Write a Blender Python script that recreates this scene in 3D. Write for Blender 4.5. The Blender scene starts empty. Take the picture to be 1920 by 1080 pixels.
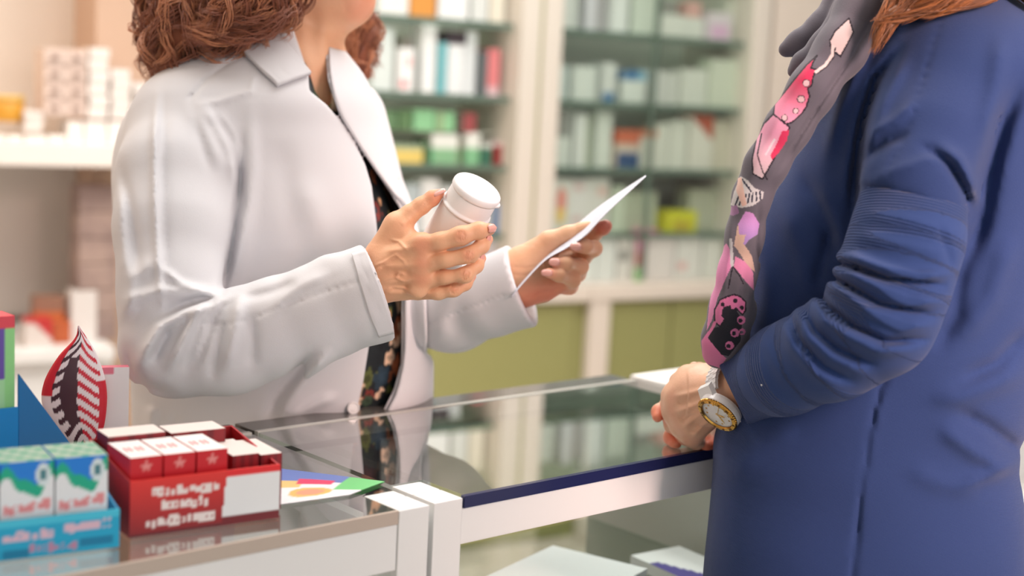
import bpy, bmesh, math, random
import numpy as np
from mathutils import Vector, Matrix
random.seed(7); rng = np.random.default_rng(7)
SC = bpy.context.scene
COL = SC.collection

# ------------------------------------------------------------------ camera
EYE = np.array([0.0, 0.0, 1.32]); FPX = 50/36*1920
_p = math.radians(7.73); _r = math.radians(2.9); _a = math.pi/2-_p
ROT = np.array([[1, 0, 0], [0, math.cos(_a), -math.sin(_a)], [0, math.sin(_a), math.cos(_a)]]) @ \
      np.array([[math.cos(_r), -math.sin(_r), 0], [math.sin(_r), math.cos(_r), 0], [0, 0, 1]])
cd = bpy.data.cameras.new('camera'); cam = bpy.data.objects.new('camera', cd); COL.objects.link(cam)
cd.lens = 50; cd.sensor_width = 36; cd.clip_start = .05
M = Matrix([list(r) for r in ROT]).to_4x4(); M.translation = Vector(EYE); cam.matrix_world = M
cd.dof.use_dof = True; cd.dof.focus_distance = 1.41; cd.dof.aperture_fstop = 2.7
SC.camera = cam
SC.view_settings.view_transform = 'Standard'; SC.view_settings.look = 'None'
SC.view_settings.gamma = 1; SC.view_settings.use_curve_mapping = False
SC.view_settings.exposure = 0.09

# ------------------------------------------------------------------ daylight, ceiling light and added warm fills
w = bpy.data.worlds.new('world'); SC.world = w; w.use_nodes = True
w.node_tree.nodes['Background'].inputs[0].default_value = (.985, .99, 1.0, 1)
w.node_tree.nodes['Background'].inputs[1].default_value = .74

def area(name, loc, target, sx, sy, power, color, spread=180):
    l = bpy.data.lights.new(name, 'AREA'); l.shape = 'RECTANGLE'; l.size = sx; l.size_y = sy
    l.energy = power; l.color = color
    o = bpy.data.objects.new(name, l); COL.objects.link(o); o.location = loc
    o.rotation_euler = (Vector(target)-Vector(loc)).to_track_quat('-Z', 'Y').to_euler()
    l.spread = math.radians(spread)
    return o
area('ceiling_lamp', (-.2, 1.9, 2.62), (-.2, 1.9, 0), 2.4, .9, 24, (1, .98, .96))
area('ceiling_lamp', (.1, 3.2, 2.62), (.3, 3.4, 0), 2.4, .6, 44, (1, .98, .95))
area('added_side_fill', (2.3, -.6, 2.0), (.4, 1.5, 1.1), 1.6, 1.4, 15, (1, .90, .86))  # added warm light from the right, no window stands there
area('added_shoulder_fill', (1.35, .15, 1.95), (.68, 1.42, 1.22), .4, .6, 5.5, (1, .68, .60), 44)  # narrow warm light added to tint the customer's back and upper arm
area('added_wall_fill', (-1.9, 1.9, 2.3), (-1.3, 3.2, 1.3), .8, .8, 14, (1, .72, .52))  # added for the warm cast on the left background, has no fitting

# ------------------------------------------------------------------ pixel helpers (photograph frame 1920x1080)
def ray(x, y): return ROT @ np.array([(x-960)/FPX, (540-y)/FPX, -1.0])
def P(x, y, Y): d = ray(x, y); return EYE + d*(Y/d[1])
def G(x, y, z=.95): d = ray(x, y); return EYE + d*((z-EYE[2])/d[2])
def rp(px, Y): return px*Y/FPX
def proj(q):
    l = (np.asarray(q)-EYE) @ ROT
    return 960+FPX*l[..., 0]/-l[..., 2], 540-FPX*l[..., 1]/-l[..., 2]

# ------------------------------------------------------------------ materials
def srgb(*c):
    c = [x/255 for x in c]
    return tuple((x/12.92 if x <= .04045 else ((x+.055)/1.055)**2.4) for x in c)
MATS = {}
def mat(name, col, rough=.5, bump=None, spec=.5, metal=0, coat=0, vcol=False, sheen=0, sss=0, emit=0, noisecol=None, mscale=None, sub=None, trans=0):
    if name in MATS: return MATS[name]
    m = bpy.data.materials.new(name); m.use_nodes = True; nt = m.node_tree; b = nt.nodes['Principled BSDF']
    b.inputs['Base Color'].default_value = (*col, 1); b.inputs['Roughness'].default_value = rough
    b.inputs['Specular IOR Level'].default_value = spec; b.inputs['Metallic'].default_value = metal
    b.inputs['Coat Weight'].default_value = coat; b.inputs['Sheen Weight'].default_value = sheen
    b.inputs['Transmission Weight'].default_value = trans
    if sss:
        b.inputs['Subsurface Weight'].default_value = sss; b.inputs['Subsurface Radius'].default_value = (1, .35, .2); b.inputs['Subsurface Scale'].default_value = .006
    if emit: b.inputs['Emission Color'].default_value = (*col, 1); b.inputs['Emission Strength'].default_value = emit
    tc = nt.nodes.new('ShaderNodeTexCoord')
    if vcol:
        a = nt.nodes.new('ShaderNodeVertexColor'); a.layer_name = 'Col'; nt.links.new(a.outputs[0], b.inputs['Base Color'])
    if noisecol:   # (color2, scale, lo, hi)
        n = nt.nodes.new('ShaderNodeTexNoise'); n.inputs['Scale'].default_value = noisecol[1]; n.inputs['Detail'].default_value = 4
        r = nt.nodes.new('ShaderNodeValToRGB'); r.color_ramp.elements[0].position = noisecol[2]; r.color_ramp.elements[1].position = noisecol[3]
        r.color_ramp.elements[0].color = (*col, 1); r.color_ramp.elements[1].color = (*noisecol[0], 1)
        nt.links.new(tc.outputs['Object'], n.inputs['Vector']); nt.links.new(n.outputs[0], r.inputs[0]); nt.links.new(r.outputs[0], b.inputs['Base Color'])
    if bump:       # list of (kind, scale, strength, rotation, detail-ish)
        prev = None
        for kind, scale, st, rot in bump:
            mp = nt.nodes.new('ShaderNodeMapping'); mp.inputs['Rotation'].default_value = rot
            nt.links.new(tc.outputs['Object'], mp.inputs[0])
            if kind == 'wave':
                n = nt.nodes.new('ShaderNodeTexWave'); n.inputs['Scale'].default_value = scale; n.inputs['Distortion'].default_value = .6; n.inputs['Detail'].default_value = 1; n.inputs['Detail Scale'].default_value = .6
                out = n.outputs['Fac']
            else:
                n = nt.nodes.new('ShaderNodeTexNoise'); n.inputs['Scale'].default_value = scale; n.inputs['Detail'].default_value = 3
                out = n.outputs[0]
            nt.links.new(mp.outputs[0], n.inputs['Vector'])
            bp = nt.nodes.new('ShaderNodeBump'); bp.inputs['Strength'].default_value = st; bp.inputs['Distance'].default_value = .001
            nt.links.new(out, bp.inputs['Height'])
            if prev: nt.links.new(prev.outputs[0], bp.inputs['Normal'])
            prev = bp
        nt.links.new(prev.outputs[0], b.inputs['Normal'])
    MATS[name] = m; return m
def glass(name, tint=(.93, .97, .95), f0=.06, rough=.0):
    if name in MATS: return MATS[name]
    m = bpy.data.materials.new(name); m.use_nodes = True; nt = m.node_tree; nt.nodes.clear()
    o = nt.nodes.new('ShaderNodeOutputMaterial'); t = nt.nodes.new('ShaderNodeBsdfTransparent'); g = nt.nodes.new('ShaderNodeBsdfGlossy')
    t.inputs[0].default_value = (*tint, 1); g.inputs['Roughness'].default_value = rough
    fr = nt.nodes.new('ShaderNodeFresnel'); fr.inputs['IOR'].default_value = 1.5
    mx = nt.nodes.new('ShaderNodeMixShader'); ad = nt.nodes.new('ShaderNodeMath'); ad.operation = 'MULTIPLY'; ad.inputs[1].default_value = f0/.04; ad.use_clamp = True
    ge = nt.nodes.new('ShaderNodeNewGeometry'); iv = nt.nodes.new('ShaderNodeMath'); iv.operation = 'SUBTRACT'; iv.inputs[0].default_value = 1; mu = nt.nodes.new('ShaderNodeMath'); mu.operation = 'MULTIPLY'
    nt.links.new(ge.outputs['Backfacing'], iv.inputs[1]); nt.links.new(iv.outputs[0], mu.inputs[0]); nt.links.new(ad.outputs[0], mu.inputs[1])
    nt.links.new(fr.outputs[0], ad.inputs[0]); nt.links.new(mu.outputs[0], mx.inputs[0]); nt.links.new(t.outputs[0], mx.inputs[1]); nt.links.new(g.outputs[0], mx.inputs[2])
    nt.links.new(mx.outputs[0], o.inputs[0]); MATS[name] = m; return m

# ------------------------------------------------------------------ object helpers
def tag(o, label=None, cat=None, group=None, kind=None):
    if label: o['label'] = label
    if cat: o['category'] = cat
    if group: o['group'] = group
    if kind: o['kind'] = kind
    return o
def empty(name, loc=(0, 0, 0), rz=0, **k):
    o = bpy.data.objects.new(name, None); COL.objects.link(o); o.location = loc; o.rotation_euler = (0, 0, rz); o.empty_display_size = .05
    return tag(o, **k)
def mesh(name, V, F, m, parent=None, smooth=False, cols=None, world=False, fmat=None):
    """V,F -> one mesh object.  world=True: V are world coordinates even if parent is moved."""
    me = bpy.data.meshes.new(name)
    V = np.asarray(V, dtype=np.float64)
    if isinstance(F, np.ndarray):
        k = F.shape[1]; n = len(F)
        me.vertices.add(len(V)); me.vertices.foreach_set('co', V.astype(np.float32).ravel())
        me.loops.add(n*k); me.loops.foreach_set('vertex_index', F.astype(np.int32).ravel())
        me.polygons.add(n); me.polygons.foreach_set('loop_start', np.arange(0, n*k, k, dtype=np.int32))
        me.update(calc_edges=True); me.validate()
    else:
        me.from_pydata([tuple(v) for v in V], [], F); me.update()
    ms = m if isinstance(m, (list, tuple)) else [m]
    for x in ms: me.materials.append(x)
    if fmat is not None: me.polygons.foreach_set('material_index', np.asarray(fmat, dtype=np.int32))
    if smooth: me.polygons.foreach_set('use_smooth', [True]*len(me.polygons))
    if cols is not None:
        ca = me.color_attributes.new('Col', 'FLOAT_COLOR', 'POINT')
        c4 = np.ones((len(V), 4), dtype=np.float32); c4[:, :3] = cols; ca.data.foreach_set('color', c4.ravel())
    o = bpy.data.objects.new(name, me); COL.objects.link(o)
    if parent is not None:
        o.parent = parent
        if world:
            bpy.context.view_layer.update(); o.matrix_parent_inverse = parent.matrix_world.inverted()
    return o
class MB:
    """collects boxes / tubes / discs into one mesh"""
    def __init__(s): s.V = []; s.F = []; s.m = []
    def add(s, V, F, mi=0):
        n = len(s.V); s.V += [tuple(v) for v in V]; s.F += [tuple(i+n for i in f) for f in F]; s.m += [mi]*len(F)
    def box(s, x0, x1, y0, y1, z0, z1, mi=0, bev=0):
        if bev:
            bm = bmesh.new(); bmesh.ops.create_cube(bm, size=1)
            for v in bm.verts: v.co = ((x0+x1)/2+v.co.x*(x1-x0), (y0+y1)/2+v.co.y*(y1-y0), (z0+z1)/2+v.co.z*(z1-z0))
            bmesh.ops.bevel(bm, geom=bm.edges, offset=bev, segments=2, affect='EDGES', profile=.7)
            bm.verts.index_update(); s.add([v.co[:] for v in bm.verts], [[v.index for v in f.verts] for f in bm.faces], mi); bm.free(); return
        V = [(x, y, z) for x in (x0, x1) for y in (y0, y1) for z in (z0, z1)]
        s.add(V, [(0, 1, 3, 2), (4, 6, 7, 5), (0, 4, 5, 1), (2, 3, 7, 6), (0, 2, 6, 4), (1, 5, 7, 3)], mi)
    def lathe(s, prof, seg=32, mi=0, mx=None):
        V = []; F = []
        for r, z in prof:
            for i in range(seg):
                a = 2*math.pi*i/seg; V.append((r*math.cos(a), r*math.sin(a), z))
        n = len(prof)
        for j in range(n-1):
            for i in range(seg):
                F.append((j*seg+i, j*seg+(i+1) % seg, (j+1)*seg+(i+1) % seg, (j+1)*seg+i))
        F.append(tuple(reversed(range(seg)))); F.append(tuple((n-1)*seg+i for i in range(seg)))
        if mx is not None: V = [tuple(mx @ Vector(v)) for v in V]
        s.add(V, F, mi)
    def tube(s, pts, r, seg=8, mi=0):
        pts = [Vector(p) for p in pts]; rs = r if isinstance(r, (list, tuple)) else [r]*len(pts); V = []; F = []
        up = Vector((0, 0, 1))
        for i, p in enumerate(pts):
            t = (pts[min(i+1, len(pts)-1)]-pts[max(i-1, 0)]).normalized()
            a = t.cross(up if abs(t.z) < .95 else Vector((1, 0, 0))).normalized(); b = t.cross(a)
            for k in range(seg):
                an = 2*math.pi*k/seg; V.append(p+(a*math.cos(an)+b*math.sin(an))*rs[i])
        for i in range(len(pts)-1):
            for k in range(seg): F.append((i*seg+k, i*seg+(k+1) % seg, (i+1)*seg+(k+1) % seg, (i+1)*seg+k))
        F.append(tuple(range(seg))); F.append(tuple((len(pts)-1)*seg+k for k in reversed(range(seg))))
        s.add(V, F, mi)
    def build(s, name, m, parent=None, smooth=False):
        o = mesh(name, s.V, s.F, m, parent, smooth, fmat=s.m)
        if smooth:
            md = o.modifiers.new('n', 'WEIGHTED_NORMAL') if False else None
        return o
def painted_box(name, w, d, h, fn, m, parent=None, res=.004, seg=None, top=None, side=None, bev=0):
    """a carton: origin at the middle of its base, front towards -Y; fn(u,v)->rgb prints the front, top()/side() the other faces"""
    V = []; F = []; C = []
    def face(o, a, b, na, nb, f):
        n0 = len(V)
        for j in range(nb+1):
            for i in range(na+1):
                u, v = i/na, j/nb; V.append((o[0]+a[0]*u+b[0]*v, o[1]+a[1]*u+b[1]*v, o[2]+a[2]*u+b[2]*v)); C.append(f(u, v))
        for j in range(nb):
            for i in range(na): k = n0+j*(na+1)+i; F.append((k, k+1, k+na+2, k+na+1))
    nx = max(1, min(90, int(w/res))); nz = max(1, min(90, int(h/res))); base = fn(.02, .98)
    top = top or (lambda u, v: base); side = side or (lambda u, v: fn(.02, v))
    x, y, z = w/2, d/2, h
    face((-x, -y, 0), (w, 0, 0), (0, 0, h), nx, nz, fn)
    ns = max(1, min(60, int(d/res)))
    face((x, -y, 0), (0, d, 0), (0, 0, h), ns, nz, side)
    face((x, y, 0), (-w, 0, 0), (0, 0, h), 1, 1, lambda u, v: base)
    face((-x, y, 0), (0, -d, 0), (0, 0, h), ns, nz, side)
    face((-x, -y, h), (w, 0, 0), (0, d, 0), nx, ns, top)
    face((-x, y, 0), (w, 0, 0), (0, -d, 0), 1, 1, lambda u, v: base)
    return mesh(name, V, F, m, parent, cols=C)

# ------------------------------------------------------------------ signed-distance modelling
def hermite(xs, ys, n=240):
    xs = np.asarray(xs, float); ys = np.asarray(ys, float)
    t = np.linspace(xs[0], xs[-1], n); m = np.gradient(ys, xs); out = np.empty(n)
    i = np.clip(np.searchsorted(xs, t, side='right')-1, 0, len(xs)-2); h = xs[i+1]-xs[i]; s = (t-xs[i])/h
    out = (2*s**3-3*s**2+1)*ys[i]+(s**3-2*s**2+s)*h*m[i]+(-2*s**3+3*s**2)*ys[i+1]+(s**3-s**2)*h*m[i+1]
    return t, out
def smin(a, b, k):
    if k <= 0: return np.minimum(a, b)
    h = np.clip(.5+.5*(b-a)/k, 0, 1); return b*(1-h)+a*h-k*h*(1-h)
class Field:
    def __init__(s, lo, hi, v):
        s.v = v; s.lo = np.array(lo, float); n = np.ceil((np.array(hi)-s.lo)/v).astype(int)+1; s.n = n
        s.ax = [(s.lo[i]+np.arange(n[i])*v).astype(np.float32) for i in range(3)]
        s.D = np.full(n, .5, dtype=np.float32)
    def sub(s, lo, hi):
        a = np.clip(np.floor((np.array(lo)-s.lo)/s.v).astype(int), 0, s.n); b = np.clip(np.ceil((np.array(hi)-s.lo)/s.v).astype(int)+1, 0, s.n)
        if np.any(b <= a): return None
        sl = tuple(slice(a[i], b[i]) for i in range(3))
        X, Y, Z = s.ax[0][sl[0]][:, None, None], s.ax[1][sl[1]][None, :, None], s.ax[2][sl[2]][None, None, :]
        return sl, X, Y, Z
    def _apply(s, sl, d, k, op):
        A = s.D[sl]
        if op == 'add': s.D[sl] = smin(A, d, k)
        elif op == 'cut': s.D[sl] = -smin(-A, d, k)
        elif op == 'and': s.D[sl] = -smin(-A, -d, k)
    def chainw(s, pts, k=.01, kj=.004, op='add', flat=None):
        """pts: list of (world point, radius); flat=(axis, factor) squeezes along an axis"""
        q = np.array([p for p, r in pts]); rmax = max(r for p, r in pts)
        S = s.sub(q.min(0)-rmax-k-3*s.v, q.max(0)+rmax+k+3*s.v)
        if S is None: return
        sl, X, Y, Z = S; d = None
        for (a, ra), (b, rb) in zip(pts[:-1], pts[1:]):
            ba = np.asarray(b)-np.asarray(a); l2 = float(ba@ba)+1e-12
            px, py, pz = X-a[0], Y-a[1], Z-a[2]
            t = np.clip((px*ba[0]+py*ba[1]+pz*ba[2])/l2, 0, 1)
            ex, ey, ez = px-t*ba[0], py-t*ba[1], pz-t*ba[2]
            if flat is not None:
                n, f = flat; e = ex*n[0]+ey*n[1]+ez*n[2]; g = f-1
                ex, ey, ez = ex+g*e*n[0], ey+g*e*n[1], ez+g*e*n[2]
            dd = np.sqrt(ex*ex+ey*ey+ez*ez)-(ra+(rb-ra)*t)
            d = dd if d is None else smin(d, dd, kj)
        s._apply(sl, d.astype(np.float32), k, op)
    def chain(s, pts, k=.01, kj=.004, op='add', flat=None):
        """pts: (px, py, Y, radius px)"""
        q = [(P(p[0], p[1], p[2]), rp(p[3], p[2])) for p in pts]
        if len(q) == 1: q = [q[0], (q[0][0]+np.array([1e-4, 0, 0]), q[0][1])]
        s.chainw(q, k, kj, op, flat)
    def ell(s, c, rad, k=.01, op='add', rot=None):
        c = np.asarray(c, float); rad = np.asarray(rad, float); R = rad.max()+k+3*s.v
        S = s.sub(c-R, c+R)
        if S is None: return
        sl, X, Y, Z = S; x, y, z = X-c[0], Y-c[1], Z-c[2]
        if rot is not None:
            m = rot; x, y, z = (m[0][0]*x+m[1][0]*y+m[2][0]*z, m[0][1]*x+m[1][1]*y+m[2][1]*z, m[0][2]*x+m[1][2]*y+m[2][2]*z)
        k0 = np.sqrt((x/rad[0])**2+(y/rad[1])**2+(z/rad[2])**2); k1 = np.sqrt((x/rad[0]**2)**2+(y/rad[1]**2)**2+(z/rad[2]**2)**2)+1e-9
        s._apply(sl, (k0*(k0-1)/k1).astype(np.float32), k, op)
    def loft(s, rows, k=.01, n=2.3, op='add', grow=0, yaw=0):
        """rows top to bottom: (py, px_left, px_right, Yc, ry [, ang])"""
        Z_, CX, CY, RX, RY = [], [], [], [], []
        for (py, xl, xr, Yc, ry) in rows:
            c = P((xl+xr)/2, py, Yc); Z_.append(c[2]); CX.append(c[0]); CY.append(c[1]); RX.append((xr-xl)/2/FPX*Yc); RY.append(ry)
        Z_ = np.array(Z_)[::-1]; f = lambda a: hermite(Z_, np.array(a)[::-1])
        zz, cx = f(CX); _, cy = f(CY); _, rx = f(RX); _, ry = f(RY)
        pad = max(RX+RY)+.05
        S = s.sub((min(CX)-pad, min(CY)-pad, Z_[0]-.02), (max(CX)+pad, max(CY)+pad, Z_[-1]+.02))
        sl, X, Y, Z = S; z = Z.ravel()
        g = lambda a: np.interp(z, zz, a).astype(np.float32)[None, None, :]
        a, b = np.maximum(g(rx)+grow, .004), np.maximum(g(ry)+grow, .004)
        x, y = X-g(cx), Y-g(cy)
        if yaw: x, y = x*math.cos(yaw)+y*math.sin(yaw), -x*math.sin(yaw)+y*math.cos(yaw)
        u, v = np.abs(x/a), np.abs(y/b)
        q = (u**n+v**n)**(1/n); r = np.sqrt(x*x+y*y)
        d = np.where(q > 1e-4, r*(1-1/np.maximum(q, 1e-4)), -np.minimum(a, b))
        d = np.maximum(d, np.maximum(Z_[0]-Z, Z-Z_[-1]))
        s._apply(sl, d.astype(np.float32), k, op)
    def _px(s, X, Y, Z):
        x, y, z = X-EYE[0], Y-EYE[1], Z-EYE[2]
        l = [ROT[0][i]*x+ROT[1][i]*y+ROT[2][i]*z for i in range(3)]
        return 960+FPX*l[0]/-l[2], 540-FPX*l[1]/-l[2]
    def _pbox(s, pts, pad, Yr):
        q = np.array([P(x+dx, y+dy, Y) for x, y in pts for dx in (-pad, pad) for dy in (-pad, pad) for Y in Yr])
        return s.sub(q.min(0), q.max(0))
    gain = 1; tight = 1
    def fold(s, pts, w, amp, Yr, taper=True, fade=.02):
        amp = amp*s.gain; w = w*s.tight
        """ridge (amp>0) or furrow (amp<0), metres, along a line seen on the near surface"""
        S = s._pbox(pts, w*2.4, Yr)
        if S is None: return
        sl, X, Y, Z = S; A = s.D[sl]; idx = np.nonzero(np.abs(A) < .03)
        if len(idx[0]) == 0: return
        x, y, z = X.ravel()[idx[0]], Y.ravel()[idx[1]], Z.ravel()[idx[2]]
        u, v = s._px(x, y, z); best = np.full(len(x), 1e9); tt = np.zeros(len(x))
        L = [0]
        for a, b in zip(pts[:-1], pts[1:]): L.append(L[-1]+math.hypot(b[0]-a[0], b[1]-a[1]))
        for i, (a, b) in enumerate(zip(pts[:-1], pts[1:])):
            bx, by = b[0]-a[0], b[1]-a[1]; l2 = bx*bx+by*by+1e-9
            t = np.clip(((u-a[0])*bx+(v-a[1])*by)/l2, 0, 1); d2 = (u-a[0]-t*bx)**2+(v-a[1]-t*by)**2
            m = d2 < best; best[m] = d2[m]; tt[m] = (L[i]+t[m]*math.sqrt(l2))/L[-1]
        g = amp*np.exp(-best/(w*w))*np.clip((Yr[1]-y)/fade, 0, 1)
        if taper: g *= np.clip(np.minimum(tt, 1-tt)*4+.15, 0, 1)
        A[idx] -= g.astype(np.float32); s.D[sl] = A
    def prism(s, poly, Yr, op='cut', k=.002):
        """polygon in the photograph's frame extruded away from the viewer between two distances"""
        S = s._pbox(poly, 6, Yr)
        if S is None: return
        sl, X, Y, Z = S; u, v = s._px(X, Y, Z); sc = (Yr[0]+Yr[1])/2/FPX
        d2 = np.full(u.shape, 1e12); ins = np.zeros(u.shape, bool); n = len(poly)
        for i in range(n):
            a, b = poly[i], poly[(i+1) % n]; bx, by = b[0]-a[0], b[1]-a[1]
            t = np.clip(((u-a[0])*bx+(v-a[1])*by)/(bx*bx+by*by+1e-9), 0, 1)
            d2 = np.minimum(d2, (u-a[0]-t*bx)**2+(v-a[1]-t*by)**2)
            c = ((a[1] > v) != (b[1] > v)) & (u < bx*(v-a[1])/(by if abs(by) > 1e-9 else 1e-9)+a[0]); ins ^= c
        d = np.where(ins, -1, 1)*np.sqrt(d2)*sc
        d = np.maximum(d, np.maximum(Yr[0]-Y, Y-Yr[1]))
        s._apply(sl, d.astype(np.float32), k, op)
    def plane(s, p, nrm, op='and', k=.002):
        d = (s.ax[0][:, None, None]-p[0])*nrm[0]+(s.ax[1][None, :, None]-p[1])*nrm[1]+(s.ax[2][None, None, :]-p[2])*nrm[2]
        s.D = -smin(-s.D, -d.astype(np.float32), k)
    def wobble(s, amp, sc, seed=0):
        r = np.random.default_rng(seed); idx = np.nonzero(np.abs(s.D) < .02)
        x, y, z = s.ax[0][idx[0]], s.ax[1][idx[1]], s.ax[2][idx[2]]; g = 0
        for _ in range(6):
            k = r.normal(size=3)*sc; g = g+np.sin(k[0]*x+k[1]*y+k[2]*z+r.uniform(0, 6.28))
        s.D[idx] += (amp*g/3).astype(np.float32)
    def sample(s, q):
        f = (q-s.lo)/s.v; f = np.clip(f, 0, np.array(s.n)-1.001); i = f.astype(int); t = f-i; r = 0
        for a in (0, 1):
            for b in (0, 1):
                for c in (0, 1):
                    w_ = (t[:, 0] if a else 1-t[:, 0])*(t[:, 1] if b else 1-t[:, 1])*(t[:, 2] if c else 1-t[:, 2])
                    r = r+w_*s.D[i[:, 0]+a, i[:, 1]+b, i[:, 2]+c]
        return r
    def hit(s, px, py, Y0, Y1, step=.0015):
        px = np.asarray(px, float).ravel(); py = np.asarray(py, float).ravel(); out = np.full(len(px), np.nan)
        d = np.stack([(px-960)/FPX, (540-py)/FPX, -np.ones(len(px))], 1) @ ROT.T; d /= d[:, 1:2]
        for Y in np.arange(Y0, Y1, step):
            m = np.isnan(out)
            if not m.any(): break
            q = EYE+d[m]*Y; v = s.sample(q); ii = np.nonzero(m)[0][v < 0]; out[ii] = Y
        return out
    def net(s):
        D = s.D; S = D < 0; n = D.shape
        c = [S[i:n[0]-1+i, j:n[1]-1+j, k:n[2]-1+k] for i in (0, 1) for j in (0, 1) for k in (0, 1)]
        anyc = np.logical_or.reduce(c); allc = np.logical_and.reduce(c); act = np.argwhere(anyc & ~allc)
        idm = np.full((n[0]-1, n[1]-1, n[2]-1), -1, dtype=np.int32); idm[tuple(act.T)] = np.arange(len(act))
        acc = np.zeros((len(act), 3)); cnt = np.zeros(len(act))
        for ax in range(3):
            o = [a for a in range(3) if a != ax]
            for i in (0, 1):
                for j in (0, 1):
                    p0 = act.copy(); p0[:, o[0]] += i; p0[:, o[1]] += j; p1 = p0.copy(); p1[:, ax] += 1
                    a, b = D[tuple(p0.T)], D[tuple(p1.T)]; m = (a < 0) != (b < 0)
                    t = np.where(m, a/np.where(np.abs(a-b) < 1e-12, 1, a-b), 0)
                    q = p0.astype(float); q[:, ax] += t; acc[m] += q[m]; cnt[m] += 1
        V = s.lo+acc/cnt[:, None]*s.v; Fs = []
        for ax in range(3):
            b, c_ = [(1, 2), (2, 0), (0, 1)][ax]
            sl0 = [slice(1, n[i]-1) for i in range(3)]; sl1 = list(sl0); sl0[ax] = slice(0, n[ax]-1); sl1[ax] = slice(1, n[ax])
            A, B = S[tuple(sl0)], S[tuple(sl1)]; e = np.argwhere(A != B)
            if len(e) == 0: continue
            off = np.ones(3, int); off[ax] = 0; e = e+off; flip = ~S[tuple(e.T)]
            def I(db, dc):
                q = e.copy(); q[:, b] += db; q[:, c_] += dc; return idm[tuple(q.T)]
            Q = np.stack([I(-1, -1), I(0, -1), I(0, 0), I(-1, 0)], 1); Q[flip] = Q[flip][:, ::-1]; Fs.append(Q)
        return V, np.concatenate(Fs)
def relax(V, F, it=1, lam=.5):
    for _ in range(it):
        acc = np.zeros_like(V); cnt = np.zeros(len(V))
        for i in range(4):
            a, b = F[:, i], F[:, (i+1) % 4]
            np.add.at(acc, a, V[b]); np.add.at(cnt, a, 1); np.add.at(acc, b, V[a]); np.add.at(cnt, b, 1)
        V = V*(1-lam)+lam*acc/np.maximum(cnt, 1)[:, None]
    return V
def subdiv(V, F):
    """each quad into four"""
    E = np.concatenate([np.sort(F[:, [i, (i+1) % 4]], 1) for i in range(4)]); U, inv = np.unique(E, axis=0, return_inverse=True); inv = inv.ravel(); n = len(F); nv = len(V)
    em = (V[U[:, 0]]+V[U[:, 1]])/2; c = V[F].mean(1); e = [nv+inv[i*n:(i+1)*n] for i in range(4)]; ci = nv+len(em)+np.arange(n)
    return np.concatenate([V, em, c]), np.concatenate([np.stack([F[:, i], e[i], ci, e[(i+3) % 4]], 1) for i in range(4)])
def join(parts):
    V = []; F = []; n = 0
    for v, f in parts: V.append(v); F.append(f+n); n += len(v)
    return np.concatenate(V), np.concatenate(F)
def bez(p, n=20):
    """smooth curve through 2-D/3-D points"""
    p = np.asarray(p, float); t = np.arange(len(p)); return np.stack([hermite(t, p[:, i], n)[1] for i in range(p.shape[1])], 1)
def patch(name, f, left, right, Y0, Y1, m, parent, off=.003, thick=.004, nu=24, nv=24, cols=None):
    """a flap of cloth lying on a surface: spanned between two lines of the photograph's frame, with its own thickness"""
    L, Rr = bez(left, nv), bez(right, nv); u = np.linspace(0, 1, nu)[None, :, None]
    q = (L[:, None, :]*(1-u)+Rr[:, None, :]*u); Y = f.hit(q[..., 0], q[..., 1], Y0, Y1).reshape(nv, nu)
    for _ in range(40):
        if not np.isnan(Y).any(): break
        Z = np.pad(Y, 1, constant_values=np.nan); st = np.stack([Z[1:-1, :-2], Z[1:-1, 2:], Z[:-2, 1:-1], Z[2:, 1:-1]])
        with np.errstate(all='ignore'):
            c_ = (~np.isnan(st)).sum(0); mean = np.where(c_ > 0, np.nansum(st, 0)/np.maximum(c_, 1), np.nan)
        Y = np.where(np.isnan(Y), mean, Y)
    for _ in range(2):
        Z = np.pad(Y, 1, mode='edge'); Y = (Y*2+Z[1:-1, :-2]+Z[1:-1, 2:]+Z[:-2, 1:-1]+Z[2:, 1:-1])/6
    pts = np.array([[P(q[i, j, 0], q[i, j, 1], Y[i, j]) for j in range(nu)] for i in range(nv)])
    du = np.gradient(pts, axis=1); dv = np.gradient(pts, axis=0); N = np.cross(du, dv); N /= np.linalg.norm(N, axis=2, keepdims=True)+1e-9
    N = np.where((N@ROT[:, 2])[..., None] < 0, -N, N)
    A = pts+N*(off+thick); B = pts+N*off
    V = np.concatenate([A.reshape(-1, 3), B.reshape(-1, 3)]); n = nu*nv; F = []
    for i in range(nv-1):
        for j in range(nu-1):
            k = i*nu+j; F.append((k, k+1, k+nu+1, k+nu)); F.append((n+k, n+k+nu, n+k+nu+1, n+k+1))
    ring = [j for j in range(nu)]+[i*nu+nu-1 for i in range(1, nv)]+[(nv-1)*nu+j for j in range(nu-2, -1, -1)]+[i*nu for i in range(nv-2, 0, -1)]
    for a, b in zip(ring, ring[1:]+ring[:1]): F.append((a, a+n, b+n, b))
    return mesh(name, V, np.array(F), m, parent, smooth=True, world=True, cols=(None if cols is None else cols(V)))
# ================================================================== the shop: frames of reference
WA = math.radians(30)                                       # wall of cabinets
DW = np.array([math.cos(WA), math.sin(WA), 0]); NW = np.array([-math.sin(WA), math.cos(WA), 0]); W0 = P(1090, 545, 4.0)*[1, 1, 0]
O0 = G(865, 930)*[1, 1, 0]; DC = (G(1335, 840)-G(865, 930))*[1, 1, 0]; DC /= np.linalg.norm(DC); NC = np.array([-DC[1], DC[0], 0]); CA = math.atan2(DC[1], DC[0])
def WP(u, v, z=0): return tuple(W0+DW*u+NW*v+np.array([0, 0, z]))
def KP(s, t, z=0): return tuple(O0+DC*s+NC*t+np.array([0, 0, z]))
def Wuz(px, py, v=0):
    r = ray(px, py); t = ((W0+NW*v-EYE)@NW)/(r@NW); q = EYE+r*t; return (q-W0)@DW, q[2]
def Kst(px, py, z=.95): q = G(px, py, z)-O0; return q@DC, q@NC
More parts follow.
